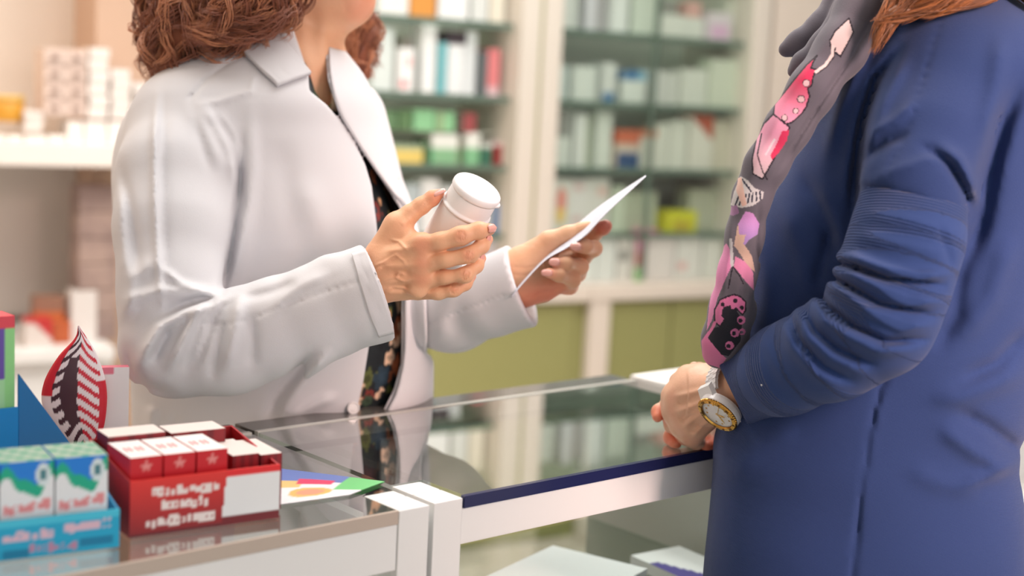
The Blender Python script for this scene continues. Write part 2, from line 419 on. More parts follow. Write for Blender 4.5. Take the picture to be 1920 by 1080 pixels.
def place(o, loc, rz): o.location = loc; o.rotation_euler = (0, 0, rz); return o
def wbox(name, u0, u1, v0, v1, z0, z1, m, bev=0):
    b = MB(); b.box(u0, u1, v0, v1, z0, z1, 0, bev); o = b.build(name, m); place(o, WP(0, 0), WA); return tag(o, kind='structure')

CREAM = mat('cream paint', srgb(206, 198, 186), .5)
WHITE = mat('white lacquer', srgb(240, 240, 238), .32, spec=.5)
m_wall = mat('beige wall paint', srgb(216, 203, 190), .8, bump=[('noise', 60, .05, (0, 0, 0))])
m_niche = mat('pale wall paint', srgb(222, 214, 206), .8)
m_floor = mat('floor tile', srgb(190, 182, 172), .35, noisecol=(srgb(178, 170, 160), 3, .4, .6))
wbox('floor', -4, 3, -5, .5, -.05, 0, m_floor)
wbox('ceiling', -4, 3, -5, .5, 2.7, 2.75, mat('ceiling paint', srgb(240, 238, 234), .8))
wbox('wall_back', -4, 3, .40, .5, 0, 2.7, m_wall)
wbox('wall_left', -4, -3.9, -5, .4, 0, 2.7, m_wall)
wbox('wall_right', 2.9, 3, -5, .4, 0, 2.7, mat('white wall paint', srgb(235, 232, 228), .8))
wbox('wall_pier', -1.325, -1.03, .17, .40, 0, 2.7, mat('tan wall paint', srgb(198, 168, 146), .8))
wbox('wall_pier_right', .615, .80, -.02, .40, 0, 2.7, mat('warm cream wall paint', srgb(208, 196, 183), .8))

# ceiling lamps that carry the area lights
for (x, y, sx, sy) in ((-.2, 1.9, 2.4, .9), (.1, 3.2, 2.4, .6)):
    r = empty('ceiling_light', (x, y, 2.63), label='long white ceiling light panel over the %s' % ('glass counter' if y < 2.5 else 'aisle before the cabinets'), cat='ceiling light')
    b = MB(); b.box(-sx/2-.03, sx/2+.03, -sy/2-.03, sy/2+.03, .02, .07); b.build('housing', WHITE, r)
    b = MB(); b.box(-sx/2, sx/2, -sy/2, sy/2, .005, .019); b.build('diffuser', mat('lit diffuser', (1, .98, .95), .5, emit=1.6), r)

# ------------------------------------------------------------------ wall cabinets
CG = glass('cabinet glass', (.95, .975, .96), .04)
SHG = mat('shelf glass', srgb(150, 176, 162), .08, trans=0, spec=.6)
EDGE = mat('green glass edge', srgb(88, 106, 94), .15)
OLIVE = mat('olive green laminate', srgb(138, 140, 88), .42)
SH = [1.868, 1.685, 1.501, 1.306, 1.120]
BASE = .80
def shelf_mesh(w, d, parent, z, u, tone=0):
    b = MB(); b.box(-w/2, w/2, 0, d, -.005, .005, 0); b.box(-w/2, w/2, -.0015, 0, -.0085, .0085, 1)
    o = b.build('glass_shelf', [glass('shelf glass clear', (.84, .90, .86), .05), EDGE], parent); o.location = (u, .025, z); return o
def cabinet(u0, u1, label, stiles, rails):
    r = empty('wall_cabinet', WP((u0+u1)/2, 0, 0), WA, label=label, cat='display cabinet', group='wall cabinets'); c = (u0+u1)/2; w_ = u1-u0
    b = MB(); b.box(-w_/2, w_/2, .33, .35, BASE, 2.15); b.build('back_panel', mat('grey white back panel', srgb(205, 206, 196), .6), r)
    for sx in (-1, 1):
        b = MB(); x0 = sx*w_/2; xs = sorted((x0, x0-sx*.058)); b.box(xs[0], xs[1], -.02, .33, BASE, 2.15, 0, .002); b.build('side_post', CREAM, r)
    b = MB(); b.box(-w_/2, w_/2, -.02, .35, 2.10, 2.16, 0, .003); b.build('top_board', CREAM, r)
    for z in SH[1:]: shelf_mesh(w_-.12, .28, r, z, 0)
    return r
cl = cabinet(-1.02, -.19, 'cream wall cabinet behind the pharmacist holding green, red and amber cartons', 0, 0)
cr = cabinet(-.178, .60, 'cream wall cabinet with glass doors between the two women', 0, 0)
b = MB(); b.box(-.19, -.178, -.012, .35, BASE, 2.16); o = b.build('trim_1', mat('pale olive strip', srgb(160, 160, 120), .5)); place(o, WP(0, 0), WA); tag(o, kind='structure')
# glass doors of the second cabinet
for (a, c, v) in ((-.115, .215, .004), (.195, .54, -.008)):
    b = MB(); b.box(a-.211, c-.211, v-.003, v+.003, BASE+.01, 2.10, 0)
    e = .0025 ; b.box((c if a < 0 else a)-.211-e, (c if a < 0 else a)-.211+e, v-.0035, v+.0035, BASE+.01, 2.10, 1)
    b.build('sliding_glass_door', [CG, EDGE], cr)
# base units: ledge and green fronts
def base_unit(u0, u1, lab, div):
    r = empty('base_cabinet', WP((u0+u1)/2, 0, 0), WA, label=lab, cat='base cabinet'); w_ = u1-u0; c = (u0+u1)/2
    b = MB(); b.box(-w_/2, w_/2, -.035, .36, BASE-.047, BASE-.002, 0, .004); b.build('ledge', CREAM, r)
    b = MB(); b.box(-w_/2, w_/2, .0, .36, .0, BASE-.048); b.build('carcass', OLIVE, r)
    for d0 in div:
        b = MB(); b.box(d0-c-.034, d0-c+.034, -.03, -.001, .06, BASE-.048, 0, .002); b.build('upright', CREAM, r)
    b = MB(); b.box(-w_/2, w_/2, -.02, -.001, 0, .06); b.build('plinth', CREAM, r)
    xs = sorted([u0]+list(div)+[u1])
    for x0, x1 in zip(xs[:-1], xs[1:]):
        if x1-x0 < .1: continue
        n = 2 if x1-x0 > .5 else 1
        for i in range(n):
            a = x0-c+.036+(x1-x0-.072)*i/n; e = x0-c+.036+(x1-x0-.072)*(i+1)/n-.006
            b = MB(); b.box(a, e, -.012, -.001, .07, BASE-.056, 0, .002); b.build('door', OLIVE, r)
    return r
base_unit(-1.02, .01, 'olive green base cabinet behind the white counter rail beside the pharmacist', (-.985,))
base_unit(.012, .60, 'olive green base cabinet with pale uprights behind the sheet of paper', (.05, .58))

# ------------------------------------------------------------------ cartons on the cabinet shelves
CARD = mat('printed card', (.8, .8, .8), .45, vcol=True)
WH = srgb(222, 224, 218)
def solid(c): return lambda u, v: c
def band(base, *bs):       # bs: (u0,u1,v0,v1,colour)
    def f(u, v):
        for (a, b_, c, d, col) in bs:
            if a <= u <= b_ and c <= v <= d: return col
        return base
    return f
def carton(px0, px1, pyt, shelf, label, fn=None, v=.06, depth=.07, cat='carton', name='medicine_carton', group=None, z0=None, pyb=None, res=.012):
    """width from the frame at distance v behind the cabinet front, standing on the given shelf height"""
    zb = (SH[shelf]+.0055 if shelf is not None else BASE-.001) if z0 is None else z0
    u0, _ = Wuz(px0, pyt, .055); u1, _ = Wuz(px1, pyt, .055); _, z1 = Wuz((px0+px1)/2, pyt, v)
    h = max(z1-zb, .012)
    o = painted_box(name, max(u1-u0-.003, .01), depth, h, fn or solid(WH), CARD, res=res)
    place(o, WP((u0+u1)/2, v+depth/2, zb), WA); return tag(o, label, cat, group)
G1, G2, G3 = srgb(120, 176, 132), srgb(70, 104, 70), srgb(50, 100, 80); RD = srgb(150, 60, 60); DR = srgb(130, 22, 30)
PK = srgb(206, 120, 122); TL = srgb(120, 184, 190); DG = srgb(96, 102, 104); BL = srgb(52, 106, 148)
L1 = 'the highest shelf in view'; 
# cabinet behind the pharmacist; shelf 2 = z 1.50, 3 = 1.306, 4 = 1.12
carton(712, 771, -60, 2, 'white carton beside the amber box on the upper glass shelf')
carton(773, 822, -70, 2, 'amber orange carton on the upper glass shelf', solid(srgb(206, 140, 62)))
carton(826, 884, -64, 2, 'tall white carton just after the amber box', solid(srgb(224, 226, 224)))
carton(888, 920, -50, 2, 'narrow grey white carton on the upper shelf after the white pair', solid(srgb(205, 208, 204)))
carton(922, 952, -46, 2, 'cream carton at the post end of the upper glass shelf', solid(srgb(212, 206, 190)))
carton(700, 742, 52, 3, 'pale green white carton beside the pharmacist hair', solid(srgb(205, 214, 210)))
carton(744, 776, 90, 3, 'white carton with small pink prints near the pharmacist hair', band(srgb(226, 228, 226), (.2, .6, .1, .3, srgb(216, 120, 124)), (.5, .8, .6, .8, srgb(220, 170, 168))), v=.045, res=.005)
carton(778, 792, 70, 3, 'thin taupe carton in the gap before the teal box', solid(srgb(178, 170, 162)), v=.12)
carton(794, 822, 46, 3, 'tall white carton directly before the teal strip box', solid(srgb(226, 228, 226)))
carton(823, 838, 80, 3, 'narrow teal carton on the second shelf', solid(TL), v=.05)
carton(839, 868, 84, 3, 'white carton under the black packet', solid(srgb(218, 222, 222)), v=.05)
carton(869, 902, 60, 3, 'white carton between the black packet and the dark grey box', solid(srgb(216, 220, 220)), v=.075)
carton(903, 917, 97, 3, 'slim dark grey carton beside the pink box', solid(DG))
carton(918, 941, 92, 3, 'pink red carton on the second shelf', band(PK, (0, 1, 0, .22, srgb(206, 176, 180))), res=.01)
o = carton(836, 876, 58, None, 'black packet lying on top of the white cartons', solid(srgb(52, 42, 48)), z0=Wuz(850, 83, .05)[1]+.001, v=.052, depth=.06, name='medicine_packet', cat='packet')
# two tiers of green boxes
zt = Wuz(820, 250, .06)[1]
def tier(px0, px1, pyt, pyb, label, fn, v=.06, **k):
    z0 = Wuz(px0, pyb, v)[1]; return carton(px0, px1, pyt, None, label, fn, z0=z0, v=v, **k)
carton(736, 796, 272, 4, 'yellow carton on the third shelf', band(srgb(214, 190, 104), (0, 1, .72, 1, srgb(150, 170, 140))), res=.008)
carton(800, 811, 262, 4, 'slim dark green carton after the yellow box', solid(G2), v=.07)
carton(812, 862, 252, 4, 'wide green carton with white top half on the third shelf', band(G1, (0, 1, .52, 1, srgb(214, 218, 210)), (.3, .36, 0, .5, srgb(150, 160, 130)), (.7, .76, 0, .5, srgb(150, 160, 130))), res=.005)
carton(863, 874, 256, 4, 'slim olive brown carton between the two half white green boxes', solid(srgb(120, 122, 96)), v=.075)
carton(875, 903, 250, 4, 'narrow green carton with white top half', band(G1, (0, 1, .52, 1, srgb(214, 218, 210))), res=.006)
carton(905, 926, 268, 4, 'dark bottle green carton beside the deep red box', band(G3, (0, 1, .75, 1, srgb(200, 204, 196))), res=.008)
carton(928, 956, 266, 4, 'deep red carton at the end of the third shelf', band(DR, (0, 1, .86, 1, srgb(206, 190, 186))), res=.006)
zc = Wuz(840, 251, .06)[1]+.003
b = MB(); b.box(-.155, .145, -.03, .12, -.002, .002); o = b.build('card_divider', mat('grey card', srgb(176, 178, 164), .6)); u_, _ = Wuz(838, 250, .09); place(o, WP(u_, .11, zc-.0), WA); tag(o, 'thin grey card laid over the lower green cartons', 'card sheet')
for (a, c, t_, lab, f) in ((716, 748, 208, 'dark green carton in the upper tier nearest the lapel', solid(srgb(96, 130, 92))), (750, 776, 206, 'moss green carton second in the upper tier', solid(srgb(88, 122, 80))),
        (778, 818, 206, 'light green carton in the upper tier', solid(srgb(134, 190, 142))), (819, 856, 210, 'light green striped carton in the upper tier', band(srgb(134, 190, 142), (.1, .3, 0, 1, srgb(150, 160, 120)), (.6, .7, 0, 1, srgb(150, 170, 130)))),
        (857, 868, 213, 'small near black carton in the upper tier', solid(srgb(84, 84, 72))), (869, 896, 212, 'small dusty red carton in the upper tier', band(srgb(150, 70, 72), (0, .2, 0, 1, srgb(130, 90, 84))))):
    carton(a, c, t_, None, lab, f, z0=zc+.003, v=.062, depth=.06)
# lower shelf of the same cabinet, behind the bottle
SL = 1.120-.186
for c_, w_, u_ in ((cl, .83, 0), (cr, .778, 0)): shelf_mesh(w_-.12, .26, c_, SL, 0)
for (a, c, t_, lab, f) in ((742, 790, 346, 'blue grey carton behind the bottle thumb on the fourth shelf', solid(srgb(168, 180, 182))), (792, 826, 336, 'white carton on the fourth shelf behind the bottle', solid(srgb(214, 216, 214))),
        (828, 880, 350, 'pale grey carton hidden behind the white bottle', solid(srgb(190, 196, 194))), (882, 927, 352, 'grey white carton after the bottle on the fourth shelf', solid(srgb(186, 188, 180))),
        (930, 944, 384, 'small blue carton beside the orange one', solid(srgb(90, 130, 180))), (946, 966, 382, 'small orange carton near the cabinet post', solid(srgb(216, 130, 72)))):
    carton(a, c, t_, None, lab, f, z0=SL+.006, depth=.06)
for i, (a, c, t_) in enumerate(((740, 800, 470), (806, 850, 462), (855, 905, 458), (908, 934, 452), (937, 964, 448))):
    carton(a, c, t_, None, ['white carton on the ledge behind the pharmacist lapel', 'white carton on the ledge behind her bottle hand', 'pale carton on the ledge under the bottle', 'grey mauve carton on the ledge by the post', 'lilac white carton on the ledge touching the post'][i], solid([WH, WH, srgb(214, 206, 206), srgb(190, 184, 188), srgb(208, 200, 212)][i]))
# cabinet between the women
for (a, c, t_, lab, f, v) in (
        (1044, 1086, -30, 'white carton at the joint end of the upper shelf', solid(srgb(206, 208, 202)), .06), (1088, 1103, -14, 'slim grey carton second on the upper shelf', solid(srgb(160, 162, 156)), .09),
        (1104, 1123, -34, 'narrow lilac grey carton on the upper shelf', solid(srgb(206, 204, 208)), .06), (1125, 1150, -26, 'mauve grey carton on the upper shelf', solid(srgb(164, 160, 160)), .08),
        (1152, 1184, -40, 'white carton before the door edge on the upper shelf', solid(srgb(214, 217, 212)), .06), (1192, 1238, -20, 'pale green white carton after the door edge', solid(srgb(198, 206, 192)), .07),
        (1240, 1288, 28, 'low white carton on the upper shelf', solid(srgb(208, 210, 200)), .06), (1290, 1326, 34, 'low white carton below the salmon packet', solid(srgb(208, 210, 200)), .07),
        (1328, 1372, 24, 'lilac pink carton on the upper shelf', band(srgb(206, 196, 200), (.1, .85, .1, .6, srgb(208, 168, 196))), .05), (1374, 1398, 0, 'cream carton in the far corner of the upper shelf', solid(srgb(196, 196, 182)), .08)):
    carton(a, c, t_, 2, lab, f, v=v, res=.006)
carton(1296, 1324, 4, None, 'salmon packet lying on the low white carton', solid(srgb(204, 160, 150)), z0=Wuz(1300, 34, .06)[1]+.003, v=.075, depth=.05, name='medicine_packet', cat='packet')
carton(1244, 1278, 2, None, 'dark grey packet on the first low white carton', solid(srgb(134, 134, 126)), z0=Wuz(1250, 28, .05)[1]+.003, v=.075, depth=.05, name='medicine_packet', cat='packet')
for (a, c, t_, lab, f, v) in (
        (1042, 1072, 122, 'pale blue white carton at the joint end of the second shelf', solid(srgb(196, 206, 202)), .07), (1074, 1118, 124, 'white carton below the blue bottle cap', solid(srgb(200, 206, 198)), .05),
        (1120, 1126, 124, 'very slim grey green carton', solid(srgb(150, 160, 150)), .07), (1156, 1164, 130, 'slim sage carton by the door edge', solid(srgb(140, 158, 144)), .08),
        (1166, 1212, 132, 'white carton with bright blue top', band(srgb(202, 208, 200), (.02, .62, .72, 1, BL), (.62, 1, .72, 1, srgb(130, 172, 190))), .05),
        (1214, 1222, 128, 'slim grey carton after the blue topped box', solid(srgb(170, 176, 164)), .08),
        (1224, 1246, 132, 'white carton fourth from the post on the second shelf', solid(srgb(202, 204, 198)), .06), (1248, 1280, 136, 'grey white carton third from the post on the second shelf', solid(srgb(194, 196, 188)), .07),
        (1282, 1330, 130, 'wide white carton on the second shelf', solid(srgb(202, 205, 194)), .06), (1332, 1388, 112, 'largest pale green carton on the second shelf', solid(srgb(196, 202, 184)), .05)):
    carton(a, c, t_, 3, lab, f, v=v, res=.006)
carton(1127, 1154, 118, 3, 'white carton with blue foot on the second shelf', band(srgb(196, 200, 194), (.05, .95, 0, .26, BL)), v=.045, res=.006)
for (a, c, t_, lab, f, v) in (
        (1040, 1076, 205, 'white carton with grey top at the joint end of the third shelf', band(srgb(200, 206, 198), (.05, .95, .52, 1, srgb(132, 134, 128))), .06), (1078, 1100, 214, 'white carton second on the third shelf', solid(srgb(204, 208, 202)), .05),
        (1102, 1120, 216, 'sage green slim carton on the third shelf', solid(srgb(170, 178, 156)), .08), (1122, 1152, 210, 'white carton third on the third shelf', solid(srgb(200, 206, 196)), .06),
        (1154, 1198, 244, 'carton with orange top and navy foot', band(srgb(190, 176, 160), (0, 1, .66, 1, srgb(184, 96, 66)), (.05, 1, 0, .42, srgb(36, 70, 112))), .045),
        (1200, 1232, 244, 'white carton with an orange stripe', band(srgb(204, 204, 192), (0, 1, .78, 1, srgb(196, 124, 92))), .05),
        (1234, 1258, 232, 'white carton after the orange striped one', solid(srgb(204, 206, 194)), .06), (1260, 1292, 226, 'white carton beside the rust cornered one', solid(srgb(204, 206, 194)), .06)):
    carton(a, c, t_, 4, lab, f, v=v, res=.006)
carton(1294, 1338, 216, 4, 'white carton with a rust red printed corner', lambda u, v: srgb(168, 76, 50) if v > .98-.45*u else srgb(206, 204, 192), v=.05, res=.004)
carton(1340, 1386, 226, 4, 'beige carton at the wall end of the third shelf', solid(srgb(196, 190, 172)), v=.07)
for (a, c, t_, lab, f, v) in (
        (1036, 1070, 336, 'white carton with a red and orange figure', lambda u, v: (srgb(222, 186, 100) if v < .45 else srgb(214, 130, 116)) if ((u-.5)/.3)**2+((v-.5)/.36)**2 < 1 else srgb(206, 208, 200), .05),
        (1072, 1106, 338, 'white carton with faint pink lines', band(srgb(212, 210, 206), (.1, .8, .8, .9, srgb(206, 172, 170)), (.1, .8, .2, .3, srgb(206, 172, 170))), .06),
        (1108, 1150, 336, 'white carton behind the raised sheet of paper', band(srgb(210, 208, 202), (.5, .9, .7, .85, srgb(216, 180, 170))), .07),
        (1152, 1176, 350, 'green white carton behind the top of the sheet', solid(srgb(186, 196, 176)), .06), (1178, 1246, 360, 'wide pale green carton on the fourth shelf', solid(srgb(180, 188, 164)), .09),
        (1310, 1378, 356, 'wide grey green carton on the fourth shelf by the scarf', solid(srgb(176, 178, 158)), .10)):
    carton(a, c, t_, None, lab, f, z0=SL+.006, v=v, res=.005)
carton(1250, 1306, 396, None, 'bright yellow green carton on the fourth shelf', band(srgb(196, 196, 30), (.2, .8, .1, .5, srgb(176, 156, 40))), z0=SL+.006, v=.05, res=.006)
for (a, c, t_, lab, f, v) in (
        (1040, 1082, 446, 'white carton on the ledge behind the holding fingers', solid(WH), .04), (1084, 1114, 452, 'white carton on the ledge under the index fingertip', solid(srgb(224, 224, 222)), .04),
        (1116, 1152, 436, 'tall white carton on the ledge below the sheet', solid(srgb(220, 220, 218)), .04), (1154, 1180, 440, 'pinkish white carton with grey window on the ledge', band(srgb(218, 212, 208), (.1, .9, .45, .65, srgb(150, 146, 142))), .04),
        (1208, 1262, 446, 'wide blush white carton on the ledge', solid(srgb(222, 212, 210)), .04), (1264, 1312, 440, 'wide white carton with a pink smudge on the ledge', band(srgb(220, 216, 212), (.1, .4, .2, .4, srgb(220, 170, 170))), .04),
        (1314, 1350, 450, 'white carton on the ledge beside the scarf', solid(srgb(216, 214, 208)), .04)):
    carton(a, c, t_, None, lab, f, v=v, res=.006)
carton(1182, 1206, 448, None, 'red and green carton with pink top on the ledge', band(srgb(224, 216, 210), (.1, .8, .36, .68, srgb(196, 96, 100)), (.1, 1, .68, 1, srgb(222, 130, 168)), (.1, .8, 0, .32, srgb(166, 216, 146))), v=.03, res=.005)
carton(1196, 1232, 432, None, 'hot pink packet on top of the ledge cartons', solid(srgb(222, 130, 170)), z0=Wuz(1210, 446, .04)[1]+.002, v=.042, depth=.05, name='medicine_packet', cat='packet')

# ------------------------------------------------------------------ white shelf unit at the pharmacist's back
ZS = Wuz(100, 268, 0)[1]
r = empty('wall_shelf', WP(-2.0, 0, 0), WA, label='thick white wall shelf carrying stacked cartons behind the pharmacist', cat='shelf')
b = MB(); b.box(-1.1, .674, -.03, .39, 1.106, ZS, 0, .003); b.box(.6745, .82, -.03, .165, 1.106, ZS, 0, .003); b.build('shelf_board', mat('shelf white', srgb(240, 234, 226), .5), r)
b = MB(); b.box(-1.1, .674, .36, .38, .7, 1.105); b.build('niche_back', m_niche, r)
r = empty('low_cabinet', WP(-2.0, 0, 0), WA, label='white low cabinet under the wall shelf', cat='base cabinet')
b = MB(); b.box(-1.1, .674, -.05, .36, .655, .685, 0, .003); b.build('worktop', WHITE, r)
b = MB(); b.box(-1.1, .674, -.02, .36, 0, .654); b.build('carcass', WHITE, r)
m_col = mat('mottled rose grey card', srgb(176, 152, 142), .7, noisecol=(srgb(150, 128, 122), 14, .42, .6))
b = MB()
for i in range(6): b.box(-.045, .045, -.05, .05, i*.062, i*.062+.06, 0, .002)
o = b.build('card_box_column', m_col); u, _ = Wuz(184, 450, .05); place(o, WP(u, .10, .686), WA); tag(o, 'rose grey column of small drawers under the wall shelf', 'drawer tower')
def wcart(px0, px1, pyt, pyb, label, fn, v=.05, depth=.09, name='medicine_carton', cat='carton', z0=None, group=None, res=.008):
    z0 = ZS+.001 if z0 is None else z0
    return carton(px0, px1, pyt, None, label, fn, z0=z0, v=v, depth=depth, name=name, cat=cat, group=group, res=res)
WS = srgb(238, 232, 226)
# bottom row of white cartons
row = [(-30, 8), (10, 40), (42, 84), (86, 120), (122, 152), (154, 196), (198, 240)]
words7 = ['first bottom row, under the golden jar', 'second bottom row, under the golden jar', 'third bottom row, below the short pile', 'fourth bottom row, before the dotted drawer box', 'fifth bottom row, under the dotted drawer box', 'sixth bottom row, under the tall pile', 'seventh bottom row, beside her shoulder']
for i, (a, c) in enumerate(row): wcart(a, c, 254-(i > 3)*26, 0, 'white carton, %s' % words7[i], solid(WS), v=.03)
def pile(px0, px1, py0, py1, n, what, v=.05, group=None):
    zt = Wuz(px0, py0, v)[1]; zb = Wuz(px0, py1, v)[1]+.004; h = (zt-zb)/n; u0 = Wuz(px0, py0, v)[0]; u1 = Wuz(px1, py0, v)[0]
    src = None
    for i in range(n):
        pos = 'topmost' if i == n-1 else 'lowest' if i == 0 else ['', 'second from the bottom', 'third from the bottom', 'fourth from the bottom', 'fifth from the bottom', 'sixth from the bottom'][i]
        if src is None: o = src = painted_box('medicine_carton', u1-u0-.004, .09, h-.0015, band(WS, (.0, 1, 0, .06, srgb(214, 204, 196))), CARD, res=.01)
        else: o = src.copy(); COL.objects.link(o)
        place(o, WP((u0+u1)/2+(.002 if i % 2 else -.001), v+.045, zb+i*h), WA); tag(o, 'flat white carton, %s, %s' % (pos, what), 'carton', group)
pile(44, 82, 206, 250, 3, 'short pile beside the golden jar', .04, 'short pile of white cartons')
pile(166, 205, 88, 226, 6, 'tallest pile beside the dotted drawer box', .04, 'tallest pile of white cartons')
pile(208, 246, 128, 226, 5, 'middle pile near her shoulder', .04, 'middle pile of white cartons')
pile(250, 284, 154, 250, 5, 'lowest pile beside her hair', .06, 'pile of white cartons by the hair')
# drawer box with dark knobs
zb = Wuz(120, 222, .05)[1]+.004; u0 = Wuz(81, 92, .05)[0]; u1 = Wuz(163, 92, .05)[0]; zt = Wuz(120, 92, .05)[1]
r = empty('drawer_box', WP((u0+u1)/2, .05, zb), WA, label='beige box of small drawers with dark knobs on the wall shelf', cat='drawer box')
m_db = mat('beige card', srgb(216, 196, 184), .6)
b = MB(); b.box(-(u1-u0)/2, (u1-u0)/2, 0, .10, 0, zt-zb, 0, .002); b.build('body', m_db, r)
for i in range(4):
    for j in range(2):
        hh = (zt-zb)/4; x = (-.25, .25)[j]*(u1-u0)
        b = MB(); b.box(x-.024, x+.024, -.006, -.0005, i*hh+.003, (i+1)*hh-.003, 0, .001); dr = b.build('drawer', m_db, r)
        b = MB(); b.box(x-.008, x+.008, -.012, -.0065, i*hh+hh*.4, i*hh+hh*.62, 0, .001); b.build('knob', mat('brown knob', srgb(140, 112, 100), .6), dr)
u = Wuz(16, 225, .06)[0]
r = empty('golden_jar', WP(u, .09, ZS+.043), WA, label='golden yellow round jar at the end of the wall shelf', cat='jar')
b = MB(); b.lathe([(.038, 0), (.04, .004), (.04, .042), (.036, .047)], 28); b.build('jar_body', mat('gold plastic', srgb(206, 150, 50), .35), r, True)
b = MB(); b.lathe([(.039, .0475), (.041, .05), (.041, .058), (.038, .06)], 28); b.build('lid', mat('yellow lid', srgb(214, 178, 96), .4), r, True)
# things on the low cabinet
for (a, c, t_, lab, f, v) in ((66, 124, 558, 'rust orange carton standing on the low cabinet', band(srgb(196, 110, 60), (0, 1, .7, 1, srgb(150, 110, 90)), (0, 1, 0, .45, srgb(216, 206, 198))), .06),
        (130, 180, 546, 'tall white carton on the low cabinet behind the striped pouch', solid(srgb(226, 220, 216)), .04),
        (38, 90, 600, 'red and white carton behind the striped pouch', lambda u, v: srgb(190, 50, 50) if v > .84 or u+v > 1.2 else srgb(216, 206, 200), .0),
        (92, 128, 604, 'dark orange carton beside the red and white one', solid(srgb(186, 92, 50)), .02)):
    carton(a, c, t_, None, lab, f, z0=.686, v=v, depth=.06, res=.005)

# ------------------------------------------------------------------ far end: bit of shelving behind the customer
b = MB(); b.box(-.02, .02, -.4, .4, 0, 1.5, 0, .003)
r = empty('display_rack', tuple(P(1990, 900, 3.0)*[1, 1, 0]), WA, label='white display rack standing behind the customer back', cat='display rack')
b = MB(); b.box(-.3, .3, 0, .04, 0, 1.25, 0, .003); b.build('rack_back', WHITE, r)
for z in (.25, .55, .85):
    b = MB(); b.box(-.3, .3, -.25, -.001, z, z+.02, 0, .002); b.build('rack_shelf', WHITE, r)
o = painted_box('gift_carton', .10, .08, .14, band(srgb(236, 232, 232), (0, 1, .3, .6, srgb(200, 60, 70))), CARD, res=.01)
qx = P(1915, 860, 2.85); place(o, (qx[0]+.05, qx[1], .872), WA); tag(o, 'white and red carton on the rack behind the customer', 'carton')
o2 = r

# ================================================================== the counter
ZC = .95
TOPG = glass('counter glass', (.90, .935, .92), .12)
NAVY = mat('navy glass edge', srgb(38, 42, 84), .2)
TAN = mat('tan glass edge', srgb(196, 180, 166), .3)
r = empty('glass_counter', KP(0, 0, 0), CA, label='white framed glass counter with a navy front edge between the two women', cat='display counter')
SE = .515
b = MB(); b.box(.004, SE, .002, .30, ZC-.008, ZC, 0); b.build('glass_top', TOPG, r)
b = MB(); b.box(.001, SE+.002, -.004, .0015, ZC-.011, ZC+.0005, 0); b.build('front_edge_strip', NAVY, r)
b = MB(); b.box(0.0, SE+.004, -.002, .024, ZC-.046, ZC-.0115, 0, .0015); b.build('front_rail', WHITE, r)
b = MB(); b.box(-.034, -.0005, -.003, .03, 0, ZC-.001, 0, .0015); b.build('post', WHITE, r)
b = MB(); b.box(SE+.005, SE+.035, -.003, .03, 0, ZC-.001, 0, .0015); b.build('post', WHITE, r)
b = MB(); b.box(-.034, -.0005, .031, .062, ZC-.03, ZC-.001, 0, .0015); b.build('cross_rail', WHITE, r)
b = MB(); b.box(-.034, .004, .063, .30, ZC-.008, ZC, 0); b.build('glass_strip', TOPG, r)
b = MB(); b.box(-.034, SE+.035, .301, .308, ZC-.02, ZC+.0008, 0, .0006); b.build('rear_rail', mat('aluminium', srgb(206, 204, 196), .35, metal=.3), r)
b = MB(); b.box(-.034, SE+.035, .3085, .349, ZC-.03, ZC-.0002, 0, .001); b.build('rear_ledge', mat('dark glossy ledge', srgb(96, 92, 88), .12, spec=.8), r)
b = MB(); b.box(SE+.006, SE+.016, .031, .35, .1, ZC-.031, 0); 
for (y, z) in ((.26, .82), (.26, .5)): b.box(SE+.003, SE+.0058, y-.006, y+.006, z-.006, z+.006, 1, .001)
b.build('end_panel', [mat('grey green laminate', srgb(186, 188, 178), .5), mat('screw grey', srgb(80, 80, 84), .4)], r)
b = MB(); b.box(0, SE+.004, .003, .007, .1, ZC-.047, 0); b.build('front_glass', glass('front glass', (.97, .985, .975), .04), r)
b = MB(); b.box(0, SE+.004, .01, .345, .748, .755, 0); b.box(0, SE+.004, .008, .01, .747, .756, 1); b.build('inner_shelf', [glass('shelf glass clear'), EDGE], r)
b = MB(); b.box(0, SE+.004, .01, .345, .08, .10, 0); b.build('bottom_board', WHITE, r)
b = MB(); b.box(-.034, -.02, .031, .345, .1, ZC-.045, 0); b.build('divider_panel', mat('white laminate', srgb(230, 230, 226), .5), r)

r2 = empty('glass_counter', KP(-.6, 0, 0), CA, label='white framed counter carrying the cyan and red sales trays', cat='display counter')
x0, x1 = -.62, .56
b = MB(); b.box(x0, x1-.036, -.001, .30, ZC-.009, ZC-.001, 0); b.build('glass_top', TOPG, r2)
b = MB(); b.box(x0, x1-.036, -.005, -.0015, ZC-.013, ZC-.001, 0); b.build('front_edge_strip', TAN, r2)
b = MB(); b.box(x0, x1-.036, -.004, .022, ZC-.056, ZC-.0135, 0, .0015); b.build('front_rail', WHITE, r2)
b = MB(); b.box(x1-.035, x1-.001, -.005, .03, 0, ZC-.001, 0, .0015); b.build('post', WHITE, r2)
b = MB(); b.box(x1-.035, x1-.001, .031, .050, ZC-.03, ZC-.001, 0, .0015); b.build('cross_rail', WHITE, r2)
b = MB(); b.box(x1-.036, x1-.001, .051, .30, ZC-.009, ZC-.001, 0); b.build('glass_strip', TOPG, r2)
b = MB(); b.box(x0, x1-.001, .301, .308, ZC-.02, ZC+.0008, 0, .0006); b.build('rear_rail', MATS['aluminium'], r2)
b = MB(); b.box(x0, x1-.001, .3085, .349, ZC-.03, ZC-.0002, 0, .001); b.build('rear_ledge', MATS['dark glossy ledge'], r2)
b = MB(); b.box(x0, x1-.036, .003, .007, .1, ZC-.057, 0); b.build('front_glass', MATS['front glass'], r2)
b = MB(); b.box(x0, x1-.036, .01, .345, .80, .808, 0); b.build('inner_shelf', WHITE, r2)
